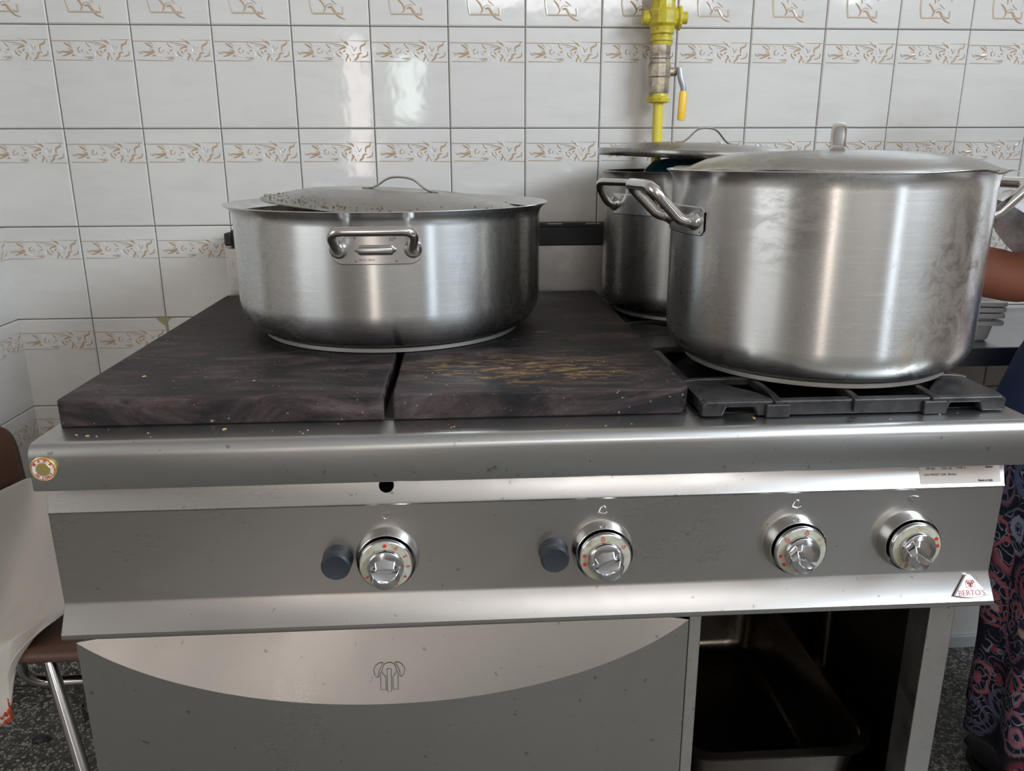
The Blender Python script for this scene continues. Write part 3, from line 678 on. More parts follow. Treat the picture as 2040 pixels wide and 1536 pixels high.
# slots and dark gap above door
sl = MB().box(.445, 1.20, -.79, -.76, .640, .6478)
K(sl.build('gap_shade', M_void, smooth=0))  # black box stands in for the shade inside the gap
vents = MB()
for i in range(5): vents.box(.56+i*.125, .66+i*.125, -.802, -.794, .6405, .6435)
K(vents.build('vent_strip', MS_dark, smooth=0))
# open cabinet at the right
K(MB().box(1.5120, 1.5460, -.8150, -.770, 0.09, .6475).build('front_post', MS_back, smooth=0, bevel=.0015))
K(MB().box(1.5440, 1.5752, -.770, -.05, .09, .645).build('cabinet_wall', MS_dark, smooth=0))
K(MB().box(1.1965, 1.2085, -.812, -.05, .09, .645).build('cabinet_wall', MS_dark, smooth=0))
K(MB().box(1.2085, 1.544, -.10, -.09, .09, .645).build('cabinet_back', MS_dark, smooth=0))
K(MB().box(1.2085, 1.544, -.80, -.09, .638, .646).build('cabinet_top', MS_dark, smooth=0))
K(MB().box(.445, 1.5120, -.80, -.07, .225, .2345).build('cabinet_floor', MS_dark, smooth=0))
K(MB().box(1.1965, 1.2120, -.8150, -.790, .13, .6475).build('front_post', MS_back, smooth=0, bevel=.0015))
K(MB().tube([(1.530, -.34, .235), (1.530, -.34, .638)], .013, 20).build('gas_tube', MS_back, smooth=40))
K(MB().tube([(1.532, -.52, .235), (1.532, -.52, .638)], .009, 16).build('gas_tube', MS_dark, smooth=40))
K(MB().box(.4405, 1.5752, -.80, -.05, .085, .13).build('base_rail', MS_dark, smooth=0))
for x in (.50, 1.52):
    for y in (-.75, -.12):
        K(MB().lathe([(0, 0), (.022, 0), (.024, .01), (.019, .02), (.019, .09), (0, .09)], (x, y, 0), 20).build('leg', M_rod, smooth=30))
# deep pan standing in the cabinet
def rrect(x0, x1, y0, y1, r, z, n=6):
    out = []
    for cx_, cy_, a0 in ((x1-r, y1-r, 0), (x0+r, y1-r, PI/2), (x0+r, y0+r, PI), (x1-r, y0+r, 1.5*PI)):
        for k in range(n+1):
            a = a0+PI/2*k/n; out.append((cx_+r*math.cos(a), cy_+r*math.sin(a), z))
    return out
rings = []; zr = .385
for ins, z, r in ((-.008, zr-.003, .050), (-.010, zr, .052), (0, zr+.001, .046), (.002, zr-.004, .045), (.010, .32, .044), (.017, .262, .042), (.024, .247, .04), (.042, .2405, .03), (.10, .2395, .02)):
    rings.append(rrect(1.219+ins, 1.486-ins, -.775+ins, -.30-ins, r, z))
t_ = MB().loft(rings, cap=False); n_ = len(rings[0]); t_.f.append(tuple(range((len(rings)-1)*n_, len(rings)*n_))); t_.m.append(0)
pan = t_.build('oven_pan', MS_pan, smooth=60, solid=-.0016, fixn=False)
tag(pan, 'deep dark steel pan with rounded corners standing in the open cabinet', 'pan')

# cast iron pan supports
def grate(name, y0, y1, label):
    x0, x1 = 1.199, 1.576; zb, zt = .8936, .9125; rt = empty(name, ((x0+x1)/2, (y0+y1)/2, zb), label, 'pan support', 'cast iron pan supports on the burners')
    th = .013
    m_ = MB()
    for yy, s_ in ((y0, 1), (y1, -1)):      # front and back bars with notches near the corners
        a, b_ = (yy, yy+s_*th) if s_ > 0 else (yy-th, yy)
        prof = [(x0, zb), (x0+.026, zb), (x0+.030, zb+.011), (x0+.064, zb+.011), (x0+.068, zb), (x1-.074, zb), (x1-.070, zb+.011), (x1-.034, zb+.011), (x1-.030, zb), (x1, zb), (x1, zt-.004), (x1-.006, zt), (x0+.006, zt), (x0, zt-.004)]
        m_.prism(prof, a, b_, 'y')
    for xx in (x0, x1-th): m_.box(xx, xx+th, y0+th, y1-th, zb+.003, zt)
    kid(rt, m_.build('frame', M_grate, smooth=0, bevel=.0022))
    # corner webs
    L = .085
    for (cx_, cy_, sx_, sy_) in ((x0+.004, y0+.004, 1, 1), (x1-.004, y0+.004, -1, 1), (x0+.004, y1-.004, 1, -1), (x1-.004, y1-.004, -1, -1)):
        P_ = [(cx_, cy_), (cx_+sx_*L, cy_), (cx_+sx_*(L-.01), cy_+sy_*.03), (cx_+sx_*.035, cy_+sy_*L*.95), (cx_, cy_+sy_*L)]
        kid(rt, MB().prism(P_, zt-.005, zt+.0006, 'z').build('corner_web', M_grate, smooth=0, bevel=.0015))
    xm, ym = (x0+x1)/2, (y0+y1)/2
    def finger(ax, c_, s_, inner, lug=True):
        """bar from the frame toward the centre; ax 'y' runs in y at x=c_"""
        f_ = MB(); zz = [(0, zb-.0 if lug else zb+.004), (0, zt+.0005), (.012, zt+.0025), (.024, .9162), (inner, .9165), (inner, .9065), (.03, zt-.006), (.012, zb+.003)]
        base = (y0 if s_ > 0 else y1) if ax == 'y' else (x0 if s_ > 0 else x1)
        pr = [(base+s_*(u-.004), z_) for u, z_ in zz]
        if ax == 'y': f_.prism(pr, c_-.0045, c_+.0045, 'x')
        else: f_.prism(pr, c_-.0045, c_+.0045, 'y')
        if lug:
            if ax == 'y': f_.box(c_-.0145, c_+.0145, min(base-s_*.005, base+s_*.010), max(base-s_*.005, base+s_*.010), zb-.0010, zt-.0035)
            else: f_.box(min(base-s_*.0035, base+s_*.010), max(base-s_*.0035, base+s_*.010), c_-.0145, c_+.0145, zb-.0010, zt-.0035)
        kid(rt, f_.build('finger', M_grate, smooth=0, bevel=.0016))
    for c_ in (xm-.097, xm+.097):
        finger('y', c_, 1, .12); finger('y', c_, -1, .12)
    finger('y', xm, 1, .15, False); finger('y', xm, -1, .15, False)
    for c_ in (ym-.09, ym+.09):
        finger('x', c_, 1, .10, False); finger('x', c_, -1, .10, False)
    kid(rt, MB().lathe([(.055, .9065), (.062, .9065), (.062, .9150), (.055, .9150)], (xm, ym, 0), 32, closed=True).build('ring', M_grate, smooth=30))
    return rt
grate('pan_support', -.8005, -.437, 'cast iron pan support under the big pot at the front right')
grate('pan_support', -.431, -.068, 'cast iron pan support under the rear pot, next to the backsplash')

# ------------------------------------------------------------------ pots
def pot(name, loc, R, H, M_, label, cat, disc=.86, cr=.036, flare=1.05, group=None, residue=0.):
    rt = empty(name, loc, label, cat, group)
    MB().lathe([(0, 0), (R*disc-.002, 0), (R*disc, .001), (R*disc, .0065), (R*disc-.004, .0075), (0, .0075)], n=96).build('base_disc', M_disc, rt, smooth=30)
    pr = [(0, .0076), (R*disc-.006, .0076), (R*disc-.001, .0095)]
    e = R-(R*disc-.001)
    for k in range(1, 11):
        a = PI/2*k/10; pr.append((R-e+e*math.sin(a), .0095+cr*(1-math.cos(a))))
    pr += [(R, H-.020), (R+.0008, H-.012), (R*(1+(flare-1)*.45), H-.0045), (R*flare-.001, H-.0012), (R*flare, H), (R*flare-.001, H+.0012), (R*(1+(flare-1)*.4), H-.002), (R-.0015, H-.012)]
    MB().lathe(pr, n=112).build('body', M_, rt, smooth=35)
    MB().lathe([(R-.0018, H-.012)]+[(R-.0025-e+e*math.sin(PI/2*k/8), .0125+cr*(1-math.cos(PI/2*k/8))) for k in range(8, -1, -1)]+[(0, .0125)], n=96).build('inner_wall', M_inside, rt, smooth=35)
    return rt
def pot_handle(rt, R, z, phi, half, out, rise, r=.0062, plate=(.105, .030, 'rect'), M_=None):
    """handle centred at azimuth phi (deg); local frame e=outward, t=tangent"""
    ph = math.radians(phi); e = Vector((math.cos(ph), math.sin(ph), 0)); t_ = Vector((-math.sin(ph), math.cos(ph), 0)); zz = Vector((0, 0, 1))
    s0 = math.sqrt(R*R-half*half)
    def Q(o_, w_, h_): return e*o_+t_*w_+zz*(z+h_)
    pts = [Q(s0-.004, -half, 0), Q(s0+.018, -half, 0), Q(s0+out, -half*1.12, rise), Q(s0+out, half*1.12, rise), Q(s0+.018, half, 0), Q(s0-.004, half, 0)]
    h = MB().tube(fillet(pts, .020, 7), r, 16).build('handle', M_rod, rt, smooth=60)
    for s_ in (-1, 1):
        n_ = (e*s0+t_*s_*half).normalized(); rot = zz.rotation_difference(e).to_matrix()
        MB().lathe([(.0125, -.003), (.0120, .003), (.0095, .0055), (.0085, .0090), (.0062, .0095)], tuple(Q(s0+.001, s_*half, 0)), 20, 0, rot).build('boss', M_rod, h, smooth=40)
    # mounting plate following the pot wall
    pw, phh, kind = plate; pl = MB(); N = 28; off = .0018
    def wall(s_, h_, d_):
        a = ph+s_/R; return Vector((math.cos(a)*(R+d_), math.sin(a)*(R+d_), z+h_))
    outl = []
    if kind == 'rect':
        c_ = .006
        for cx_, cy_, a0 in ((pw/2-c_, phh/2-c_, 0), (-pw/2+c_, phh/2-c_, PI/2), (-pw/2+c_, -phh/2+c_, PI), (pw/2-c_, -phh/2+c_, 1.5*PI)):
            for k in range(4): a = a0+PI/2*k/3; outl.append((cx_+c_*math.cos(a), cy_+c_*math.sin(a)))
    else:
        c_ = phh/2
        for cx_, a0 in ((pw/2-c_, -PI/2), (-pw/2+c_, PI/2)):
            for k in range(13): a = a0+PI*k/12; outl.append((cx_+c_*math.cos(a), c_*math.sin(a)))
    cols = []      # vertical slices left to right so the plate follows the curve
    for k in range(N+1):
        s_ = -pw/2+pw*k/N; c_ = phh/2 if kind != 'rect' else .006; m_ = pw/2-abs(s_)
        hh = phh/2 if m_ >= c_ else ((phh/2-c_)+math.sqrt(max(0, c_*c_-(c_-m_)**2)))
        cols.append((s_, hh))
    vs = []; fs = []
    for s_, hh in cols:
        for h_, d_ in ((-hh, -.0005), (-hh, off-.0006), (-max(hh-.001, 0), off), (max(hh-.001, 0), off), (hh, off-.0006), (hh, -.0005)): vs.append(tuple(wall(s_, h_, d_)))
    for k in range(N):
        for q in range(5): a = k*6+q; fs.append((a, a+1, a+7, a+6))
    pl.add(vs, fs)
    # rivets / spot welds
    for s_ in (-pw*.45, -pw*.21, pw*.21, pw*.45):
        for h_ in (-phh*.38, phh*.38):
            if kind != 'rect' and abs(s_) > pw*.4: h_ *= .55
            p_ = wall(s_, h_, off); nrm = Vector((p_.x, p_.y, 0)).normalized()
            pl.lathe([(.0016, .0001), (.0010, .0004), (.0004, -.0003), (0, -.0004)], tuple(p_), 8, 1, zz.rotation_difference(nrm).to_matrix())
    if kind != 'rect':    # long pressed rib and stamped marks between the bosses
        rb_ = MB(); vs = []; fs = []
        for k in range(N+1):
            s_ = -pw*.215+pw*.43*k/N; m_ = min(1, (pw*.215-abs(s_))/.006)
            for q in range(7):
                a = PI*q/6; vs.append(tuple(wall(s_, -.0005-.0085*math.cos(a)*max(.35, m_)*.8, off+.0042*math.sin(a)*m_)))
        for k in range(N):
            for q in range(6): a = k*7+q; fs.append((a, a+1, a+8, a+7))
        pl.add(vs, fs, 0)
        for s_txt, s_, h_, sz in (('50', .021, .0135, .0062), ('INOX 18/10', -.012, -.0135, .0040)):
            p_ = wall(s_, h_, off+.0003); nrm = Vector((p_.x, p_.y, 0)).normalized(); xv = zz.cross(nrm)
            text_to(pl, s_txt, sz, frame_m(tuple(p_), xv, zz), 1, .0001)
    pl.build('mounting_plate', [M_badge_steel, M_dots], h, smooth=30)
    return h
M_badge_steel = mat('plate_steel', (.58, .57, .56), .26, 1.)
M_dots = mat('weld_dot', (.16, .15, .15), .4, .8)
def lid(name, R, loc, tilt, label, M_=None, dome=.028, handle_ang=0., hl=.10, hh=.034, wav=0., crumbs=False, lip=.0, seed=1, group=None, wide=.0035):
    """tilt = (rx, ry) radians about the lid centre"""
    rt = empty(name, loc, label, 'lid', group); rt.rotation_euler = (tilt[0], tilt[1], 0)
    n = 120; pr = [(0, dome), (R*.25, dome*.985), (R*.5, dome*.90), (R*.68, dome*.72), (R*.80, dome*.45), (R*.87, dome*.17), (R*.905, dome*.03), (R*.93, 0), (R*.99, -.0006), (R, -.0012)]
    if lip: pr += [(R+.0012, -.004), (R+.0008, -lip)]
    mb_ = MB(); mb_.lathe(pr, n=n); rnd = random.Random(seed); dents = [(rnd.uniform(0, 2*PI), rnd.uniform(.05, .12), rnd.uniform(.5, 1.)) for _ in range(9)]
    if wav:
        vs = []
        for p in mb_.v:
            r_ = math.hypot(p[0], p[1])/R; a = math.atan2(p[1], p[0]) % (2*PI); dz = 0
            if r_ > .9:
                for c_, w_, s_ in dents:
                    d_ = abs((a-c_+PI) % (2*PI)-PI); dz += -wav*s_*math.exp(-(d_/w_)**2)
                dz = (dz+wav*.35*math.sin(5*a+1))*(r_-.9)/.1
            vs.append((p[0], p[1], p[2]+dz))
        mb_.v = vs
    mb_.build('dome', M_ or M_lid, rt, smooth=40, solid=.0012)
    a = math.radians(handle_ang); e = Vector((math.cos(a), math.sin(a), 0)); zz = Vector((0, 0, 1))
    ft = hl/2
    pts = bez([e*(-ft-.014)+zz*(dome*.93+.0015), e*(-ft)+zz*(dome*.97+.002), e*(-ft*.78)+zz*(dome+hh*.30), e*(-ft*.42)+zz*(dome+hh*.86), zz*(dome+hh), e*(ft*.42)+zz*(dome+hh*.86), e*(ft*.78)+zz*(dome+hh*.30), e*ft+zz*(dome*.97+.002), e*(ft+.014)+zz*(dome*.93+.0015)], 6)
    MB().tube(pts, wide, 12, flat=(.55, 1.5)).build('handle', M_rod, rt, smooth=60)
    if crumbs:
        cr_ = MB(); rnd = random.Random(5)
        for k in range(900):
            aa = rnd.uniform(0, 2*PI)
            if math.cos(aa+2.3) < -.3 and rnd.random() < .7: continue
            rr_ = R*min(.99, abs(rnd.gauss(.88, .07))); s_ = rnd.uniform(.0005, .0022)*(1 if rnd.random() < .93 else 1.6)
            z_ = 0.0004 if rr_ > R*.92 else dome*.17*(R*.92-rr_)/(R*.05) if rr_ > R*.80 else dome*.45
            z_ = min(z_, dome*.9)
            x_, y_ = rr_*math.cos(aa), rr_*math.sin(aa); q = rnd.uniform(0, PI)
            dx, dy = math.cos(q)*s_, math.sin(q)*s_*.5
            cr_.add([(x_-dx, y_-dy, z_), (x_+dx, y_-dy, z_), (x_+dx*.6, y_+dy+s_*.4, z_), (x_, y_, z_+s_*.8)], [(0, 1, 3), (1, 2, 3), (2, 0, 3)])
        tag(cr_.build('dried_crumbs', M_soot, rt, smooth=0, fixn=False), 'dried brown crumbs', kind='stuff')
    return rt
# low wide pot on the hot plates
p1 = pot('stock_pot', (.804, -.375, .9250), .2392, .1985, MP_low, 'low wide steel pot on the hot plates at the left, lid sunk askew', 'pot', disc=.85, cr=.050, flare=1.055)
pot_handle(p1, .2392, .1500, -90, .0490, .040, .027, .0064, (.1270, .040, 'stadium'))
pot_handle(p1, .2392, .1500, 90, .0490, .040, .027, .0064, (.1270, .040, 'stadium'))
tag(lid('pot_lid', .214, (.822, -.378, 1.1215), (.012, .064), 'dirty lid with crumbs, tilted inside the low wide pot', dome=.020, handle_ang=-2, hl=.092, hh=.020, crumbs=True, wide=.0034))
# tall pot, front right
p2 = pot('stock_pot', (1.413, -.600, .9168), .2040, .2585, MP_tall, 'big tall steel pot at the front right under a bent lid', 'pot', disc=.86, cr=.040, flare=1.048)
pot_handle(p2, .2040, .1960, 183, .0500, .062, .044, .0076, (.142, .036, 'rect'))
pot_handle(p2, .2040, .1960, 3, .0500, .062, .044, .0076, (.142, .036, 'rect'))
lid('pot_lid', .2150, (1.4235, -.600, 1.1775), (0., .002), 'large dented domed lid closing the big front right pot', dome=.0225, handle_ang=66, hl=.085, hh=.032, wav=.0060, seed=3, wide=.0062)
# rear pot
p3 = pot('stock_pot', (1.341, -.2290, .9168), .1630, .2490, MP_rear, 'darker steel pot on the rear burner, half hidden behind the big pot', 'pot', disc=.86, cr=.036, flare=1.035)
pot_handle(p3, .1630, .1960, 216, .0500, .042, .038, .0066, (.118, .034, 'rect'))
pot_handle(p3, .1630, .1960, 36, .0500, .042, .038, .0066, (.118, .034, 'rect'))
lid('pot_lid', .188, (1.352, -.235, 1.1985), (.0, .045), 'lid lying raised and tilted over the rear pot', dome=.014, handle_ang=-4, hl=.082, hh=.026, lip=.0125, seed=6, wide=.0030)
# dark dish leaning in the rear pot
td = MB().lathe([(0, .030), (.05, .029), (.09, .020), (.105, .004), (.107, 0), (.104, .001), (.088, .016), (.05, .026), (0, .027)], n=64)
tb = td.build('teal_dish', M_teal, smooth=40); tb.location = (1.350, -.245, 1.158); tb.rotation_euler = (.02, .06, 0)
tag(tb, 'dark teal dish between the rear pot and its raised lid', 'dish')

# ------------------------------------------------------------------ gas pipe with valve
gp = empty('gas_pipe', (1.311, -.046, .70), 'yellow gas pipe with a shut-off valve on the tiled wall', 'pipe')
gx, gy = 1.3105, -.046
kid(gp, MB().tube([(gx+.001, gy, .45), (gx, gy, 1.0), (gx-.0015, gy, 1.31)], .0098, 20).build('pipe', M_pipe, smooth=50))
kid(gp, MB().tube([(gx+.001, gy, 1.45), (gx+.001, gy, RZ-.01)], .0195, 24).build('upper_pipe', M_yellow, smooth=50))
def gl(name, prof, m_, par=gp, n=24, c=(gx-.002, gy)):
    o = MB().lathe([(0, prof[0][1])]+prof+[(0, prof[-1][1])], (c[0], c[1], 0), n).build(name, m_, smooth=25, bevel=.0006)
    kid(par, o); return o
gl('lower_nut', [(.0135, 1.290), (.0215, 1.292), (.0225, 1.299), (.0185, 1.303), (.0175, 1.312)], M_yellow)
vb = gl('valve_body', [(.0195, 1.308), (.0205, 1.312), (.0205, 1.337), (.0225, 1.339), (.0225, 1.361), (.0200, 1.364), (.0200, 1.370), (.0215, 1.372), (.0215, 1.376), (.0195, 1.378), (.0205, 1.381), (.0205, 1.396)], M_brass, n=10)
gl('upper_nut', [(.0175, 1.392), (.0190, 1.396), (.0190, 1.402), (.0215, 1.403), (.0215, 1.408), (.0195, 1.410), (.0195, 1.414), (.0225, 1.416), (.0225, 1.421), (.0205, 1.423)], M_yellow, c=(gx, gy))
ub = MB()
ub.lathe([(0, 1.420), (.0225, 1.420), (.0240, 1.428), (.0290, 1.433), (.0300, 1.455), (.0250, 1.460), (.0230, 1.468), (.0235, 1.490), (0, 1.490)], (gx, gy, 0), 12)
ry_ = Matrix.Rotation(PI/2, 3, 'Y')
ub.lathe([(0, -.040), (.012, -.040), (.0135, -.034), (.0135, -.026), (.0175, -.024), (.0185, .026), (.022, .029), (.022, .034), (.011, .036), (.011, .047), (0, .047)], (gx, gy, 1.4445), 14, 0, ry_)
kid(gp, ub.build('union_cross', M_yellow, smooth=25, bevel=.0008))
rpy = Matrix.Rotation(PI/2, 3, 'X')
lv = MB().lathe([(0, .014), (.008, .014), (.008, .031), (.0055, .033), (.0055, .038), (0, .038)], (gx, gy, 1.348), 14, 0, ry_)
lv.lathe([(0, -.012), (.0055, -.012), (.0055, .010), (0, .010)], (gx+.036, gy, 1.352), 6, 0, rpy)
lv = kid(gp, lv.build('lever_stem', M_brass, smooth=30))
MB().tube(bez([(gx+.034, gy-.012, 1.354), (gx+.037, gy-.014, 1.335), (gx+.043, gy-.014, 1.318), (gx+.0435, gy-.014, 1.300)], 5), .0058, 10, flat=(.35, 1.)).build('lever', mat('lever_steel', (.20, .20, .21), .4, .8), lv, smooth=50)
MB().tube([(gx+.0435, gy-.014, 1.3120), (gx+.0435, gy-.014, 1.309), (gx+.0420, gy-.014, 1.262), (gx+.0415, gy-.014, 1.2575)], [.0055, .0074, .0080, .0060], 12, flat=(.55, 1.)).build('lever_grip', M_lever, lv, smooth=50)

# ------------------------------------------------------------------ chair
ch = empty('plastic_chair', (.27, -.38, 0), 'brown plastic chair with chrome tube legs between wall and cooker', 'chair')
def seat_pt(u, v):
    x = .100+.330*u; y = -.565+.385*v
    cu_, cv_ = abs(u-.5)*2, abs(v-.5)*2; rr_ = max(0, (cu_**6+cv_**6)**(1/6.)-.0)
    f_ = 1.0
    if cu_ > .0001 or cv_ > .0001:
        m_ = max(cu_, cv_); k_ = m_/((cu_**5+cv_**5)**.2); f_ = 1-(1-k_)*.9
    x = .265+(x-.265)*f_; y = -.3725+(y+.3725)*f_
    z = .4500-.012*math.cos((u-.5)*PI)*math.cos((v-.5)*PI)-.012*max(0, u-.85)/.15
    if max(cu_, cv_) > .94: z -= .0135*(max(cu_, cv_)-.94)/.06
    return (x, y, z)
kid(ch, MB().grid(seat_pt, 26, 26).build('seat', M_brown, smooth=60, solid=.006))
def back_pt(u, v):
    y = -.63+.352*u; z = .455+.365*v; uu = abs(u-.5)*2
    if v > .62:
        k_ = (v-.62)/.38; y = -.454+(y+.454)*(1-.42*k_**2.6)
        z -= .05*(uu**4)*k_
    return (.094+.014*uu**2-.035*(v-.3)*.6, y, z)
kid(ch, MB().grid(back_pt, 24, 24).build('backrest', M_brown, smooth=60, solid=.012))
def chleg(pts, r=.0105): kid(ch, MB().tube(fillet(pts, .035, 7), r, 16).build('leg', M_chair_chrome, smooth=60))
chleg([(.218, -.505, .432), (.240, -.530, .428), (.298, -.592, .250), (.366, -.660, .006)])
chleg([(.240, -.230, .432), (.262, -.215, .428), (.310, -.175, .250), (.360, -.130, .006)])
chleg([(.205, -.505, .432), (.180, -.530, .428), (.120, -.600, .250), (.075, -.640, .006)])
chleg([(.205, -.230, .432), (.180, -.215, .428), (.120, -.175, .250), (.075, -.130, .006)])
kid(ch, MB().tube(fillet([(.172, -.49, .432), (.160, -.47, .350), (.178, -.455, .322), (.43, -.40, .290)], .03, 7), .0095, 14).build('brace', M_chair_chrome, smooth=60))
for px_, py_ in ((.366, -.660), (.360, -.130), (.075, -.640), (.075, -.130)):
    kid(ch, MB().lathe([(0, 0), (.0135, 0), (.0135, .03), (.0115, .032)], (px_, py_, 0), 14).build('rubber_foot', M_rubber, smooth=30))
# white cloth hanging over backrest and seat
CG = [[(.126, -.60, .690), (.128, -.45, .655), (.126, -.300, .634), (.146, -.272, .606), (.180, -.262, .562), (.240, -.25, .540), (.30, -.24, .515)],
      [(.130, -.60, .560), (.128, -.47, .560), (.128, -.33, .560), (.165, -.30, .545), (.215, -.29, .520), (.275, -.28, .498), (.34, -.27, .482)],
      [(.150, -.60, .495), (.150, -.50, .500), (.150, -.41, .512), (.182, -.385, .510), (.225, -.37, .500), (.285, -.36, .485), (.35, -.36, .474)],
      [(.150, -.605, .472), (.160, -.53, .474), (.172, -.475, .482), (.196, -.455, .486), (.225, -.440, .482), (.280, -.430, .474), (.34, -.42, .468)],
      [(.120, -.606, .466), (.140, -.566, .467), (.176, -.535, .469), (.204, -.515, .470), (.229, -.490, .470), (.262, -.462, .468), (.32, -.440, .466)],
      [(.080, -.608, .440), (.120, -.594, .446), (.175, -.577, .450), (.196, -.568, .460), (.213, -.548, .469), (.236, -.505, .4685), (.256, -.476, .4672)],
      [(.075, -.605, .370), (.110, -.590, .385), (.150, -.590, .380), (.186, -.578, .385), (.205, -.576, .400), (.207, -.574, .420), (.209, -.572, .440)],
      [(.070, -.600, .320), (.110, -.588, .330), (.150, -.592, .326), (.180, -.580, .330), (.192, -.578, .336), (.195, -.576, .338), (.196, -.574, .340)]]
def cr1(P, s):
    i = min(int(s), len(P)-2); u = s-i; p0, p1, p2, p3 = (Vector(P[max(0, min(len(P)-1, i+k))]) for k in (-1, 0, 1, 2))
    return .5*((2*p1)+(p2-p0)*u+(2*p0-5*p1+4*p2-p3)*u*u+(3*p1-p0-3*p2+p3)*u**3)
def cloth_pt(u, v):
    rows = [cr1(r_, u*(len(r_)-1)) for r_ in CG]; p = cr1(rows, v*(len(CG)-1))
    n_ = noise.noise(Vector((u*5, v*3, .3)))*.005*(1-abs(v-.4))+noise.noise(Vector((u*14, v*6, 2.3)))*.0018
    return (p.x, p.y, p.z+n_+.003)
cl = MB().grid(cloth_pt, 60, 80).build('towel', M_cloth, smooth=80, solid=.0022)
tag(cl, 'white cotton towel with red hem stitching draped over the brown chair', 'towel')
sti = MB()
for row in (.945, .985):
    for k in range(26):
        u = .02+k*.037; a_, b_ = Vector(cloth_pt(u, row)), Vector(cloth_pt(min(1, u+.024), row-.012+(.024 if k % 2 else 0)))
        o_ = Vector((0, -.0018, 0)); sti.tube([a_+o_, b_+o_], .0017, 6)
sti.build('hem_stitching', M_stitch, cl, smooth=60)
tag(MB().loft([[(.020*math.cos(a)*s_, .010*math.sin(a)*s_, z_) for a in [2*PI*k/14 for k in range(14)]] for s_, z_ in ((1, .001), (1, .003), (.7, .006))]).build('floor_scrap', M_rubber, smooth=40), 'small black scrap on the floor below the chair', 'scrap').location = (.004, -.20, 0)

# ------------------------------------------------------------------ work table with trays on the right
tb = empty('work_table', (2.25, -.20, 0), 'stainless work table behind the cook at the right', 'table')
kid(tb, MB().box(1.70, 2.90, -.372, -.02, .862, .8655).box(1.70, 2.90, -.3735, -.370, .832, .8655).box(1.70, 1.7015, -.372, -.02, .832, .8655).build('tabletop', M_table, smooth=0, bevel=.001))
for x in (1.735, 2.87):
    for y in (-.345, -.045): kid(tb, MB().box(x-.018, x+.018, y-.018, y+.018, 0, .862).build('leg', M_table, smooth=0, bevel=.002))
def tray(loc, rz, dep, label):
    rs = [rrect(-.085+i_, .085-i_, -.125+i_, .125-i_, .014, z_, 4) for i_, z_ in ((.021, .0025), (.016, .004), (.010, dep-.001), (.006, dep+.0012), (-.002, dep+.0012), (-.004, dep), (-.004, dep-.0068), (-.002, dep-.0068), (-.0015, dep-.0012), (.007, dep-.0012), (.012, .003), (.015, 0))]
    mb_ = MB().loft(rs)
    o = mb_.build('plastic_tray', M_trayp, smooth=40); o.location = loc; o.rotation_euler = (0, 0, rz)
    tag(o, label, 'tray', 'white trays stacked on the work table'); return o
tray((1.813, -.205, .8662), -.10, .038, 'white plastic tray at the bottom of the stack, deeper than the ones above')
tray((1.815, -.205, .9062-.0315+.0125), -.12, .0305, 'white plastic tray, second from the bottom of the stack on the table')
tray((1.818, -.203, .9062-.0205+.0125), -.13, .0300, 'white plastic tray, third from the bottom of the stack on the table')
tray((1.820, -.202, .9062-.0095+.0125), -.14, .0295, 'white plastic tray on top of the stack on the table')

# ------------------------------------------------------------------ the cook at the right
pe = empty('person', (2.06, -.53, 0), 'person in grey T-shirt and dark paisley skirt standing at the work table', 'person')
def skin_obj(name, chains, m_, par, sub=2, root=0):
    vs, es, rad = [], [], []
    for ch_ in chains:
        base = len(vs)
        for i, (p, r_) in enumerate(ch_['p']):
            if i == 0 and 'at' in ch_: ids = [ch_['at']]; continue
            vs.append(p); rad.append(r_)
        ids = ([ch_['at']] if 'at' in ch_ else [])+list(range(base, len(vs)))
        es += list(zip(ids[:-1], ids[1:])); ch_['ids'] = ids
    me = bpy.data.meshes.new(name); me.from_pydata(vs, es, []); me.materials.append(m_)
    o = bpy.data.objects.new(name, me); COL.objects.link(o)
    md_ = o.modifiers.new('skin', 'SKIN'); md_.use_smooth_shade = True
    sv = me.skin_vertices[0].data
    for i, r_ in enumerate(rad): sv[i].radius = (r_ if hasattr(r_, '__len__') else (r_, r_)); sv[i].use_root = (i == root)
    o.modifiers.new('sub', 'SUBSURF').levels = sub; o.modifiers['sub'].render_levels = sub
    dg = bpy.context.evaluated_depsgraph_get(); dg.update(); me2 = bpy.data.meshes.new_from_object(o.evaluated_get(dg))
    bpy.data.objects.remove(o); me2.name = name
    o = bpy.data.objects.new(name, me2); COL.objects.link(o); me2.polygons.foreach_set('use_smooth', [True]*len(me2.polygons))
    return kid(par, o)
px0, py0 = 2.06, -.53
# index map: 0 pelvis 1 belly 2 chest 3 neckbase 4 neck 5 jaw 6 head 7 crown
trunk = dict(p=[((px0, py0, .90), (.155, .115)), ((px0, py0, 1.00), (.135, .105)), ((px0, py0+.005, 1.10), (.145, .105)), ((px0, py0+.01, 1.185), (.09, .08)), ((px0, py0+.05, 1.235), .050), ((px0, py0+.085, 1.275), (.060, .070)), ((px0, py0+.105, 1.335), (.076, .090)), ((px0, py0+.11, 1.39), (.055, .065))])
larm = dict(at=3, p=[(0, 0), ((px0-.150, py0, 1.165), .060), ((px0-.215, py0+.010, 1.08), .050), ((px0-.255, py0+.025, 1.002), .046), ((px0-.330, py0+.085, 1.018), .041), ((px0-.425, py0+.170, 1.035), .028), ((px0-.450, py0+.195, 1.030), (.034, .018)), ((px0-.475, py0+.222, 1.022), (.040, .015))])
larm_old = dict(at=3, p=[(0, 0), ((px0-.155, py0, 1.175), .060), ((px0-.235, py0+.015, 1.09), .050), ((px0-.288, py0+.035, 1.012), .044), ((px0-.225, py0+.120, .975), .037), ((px0-.140, py0+.215, .945), .026), ((px0-.115, py0+.245, .935), (.034, .018)), ((px0-.09, py0+.275, .926), (.040, .015))])
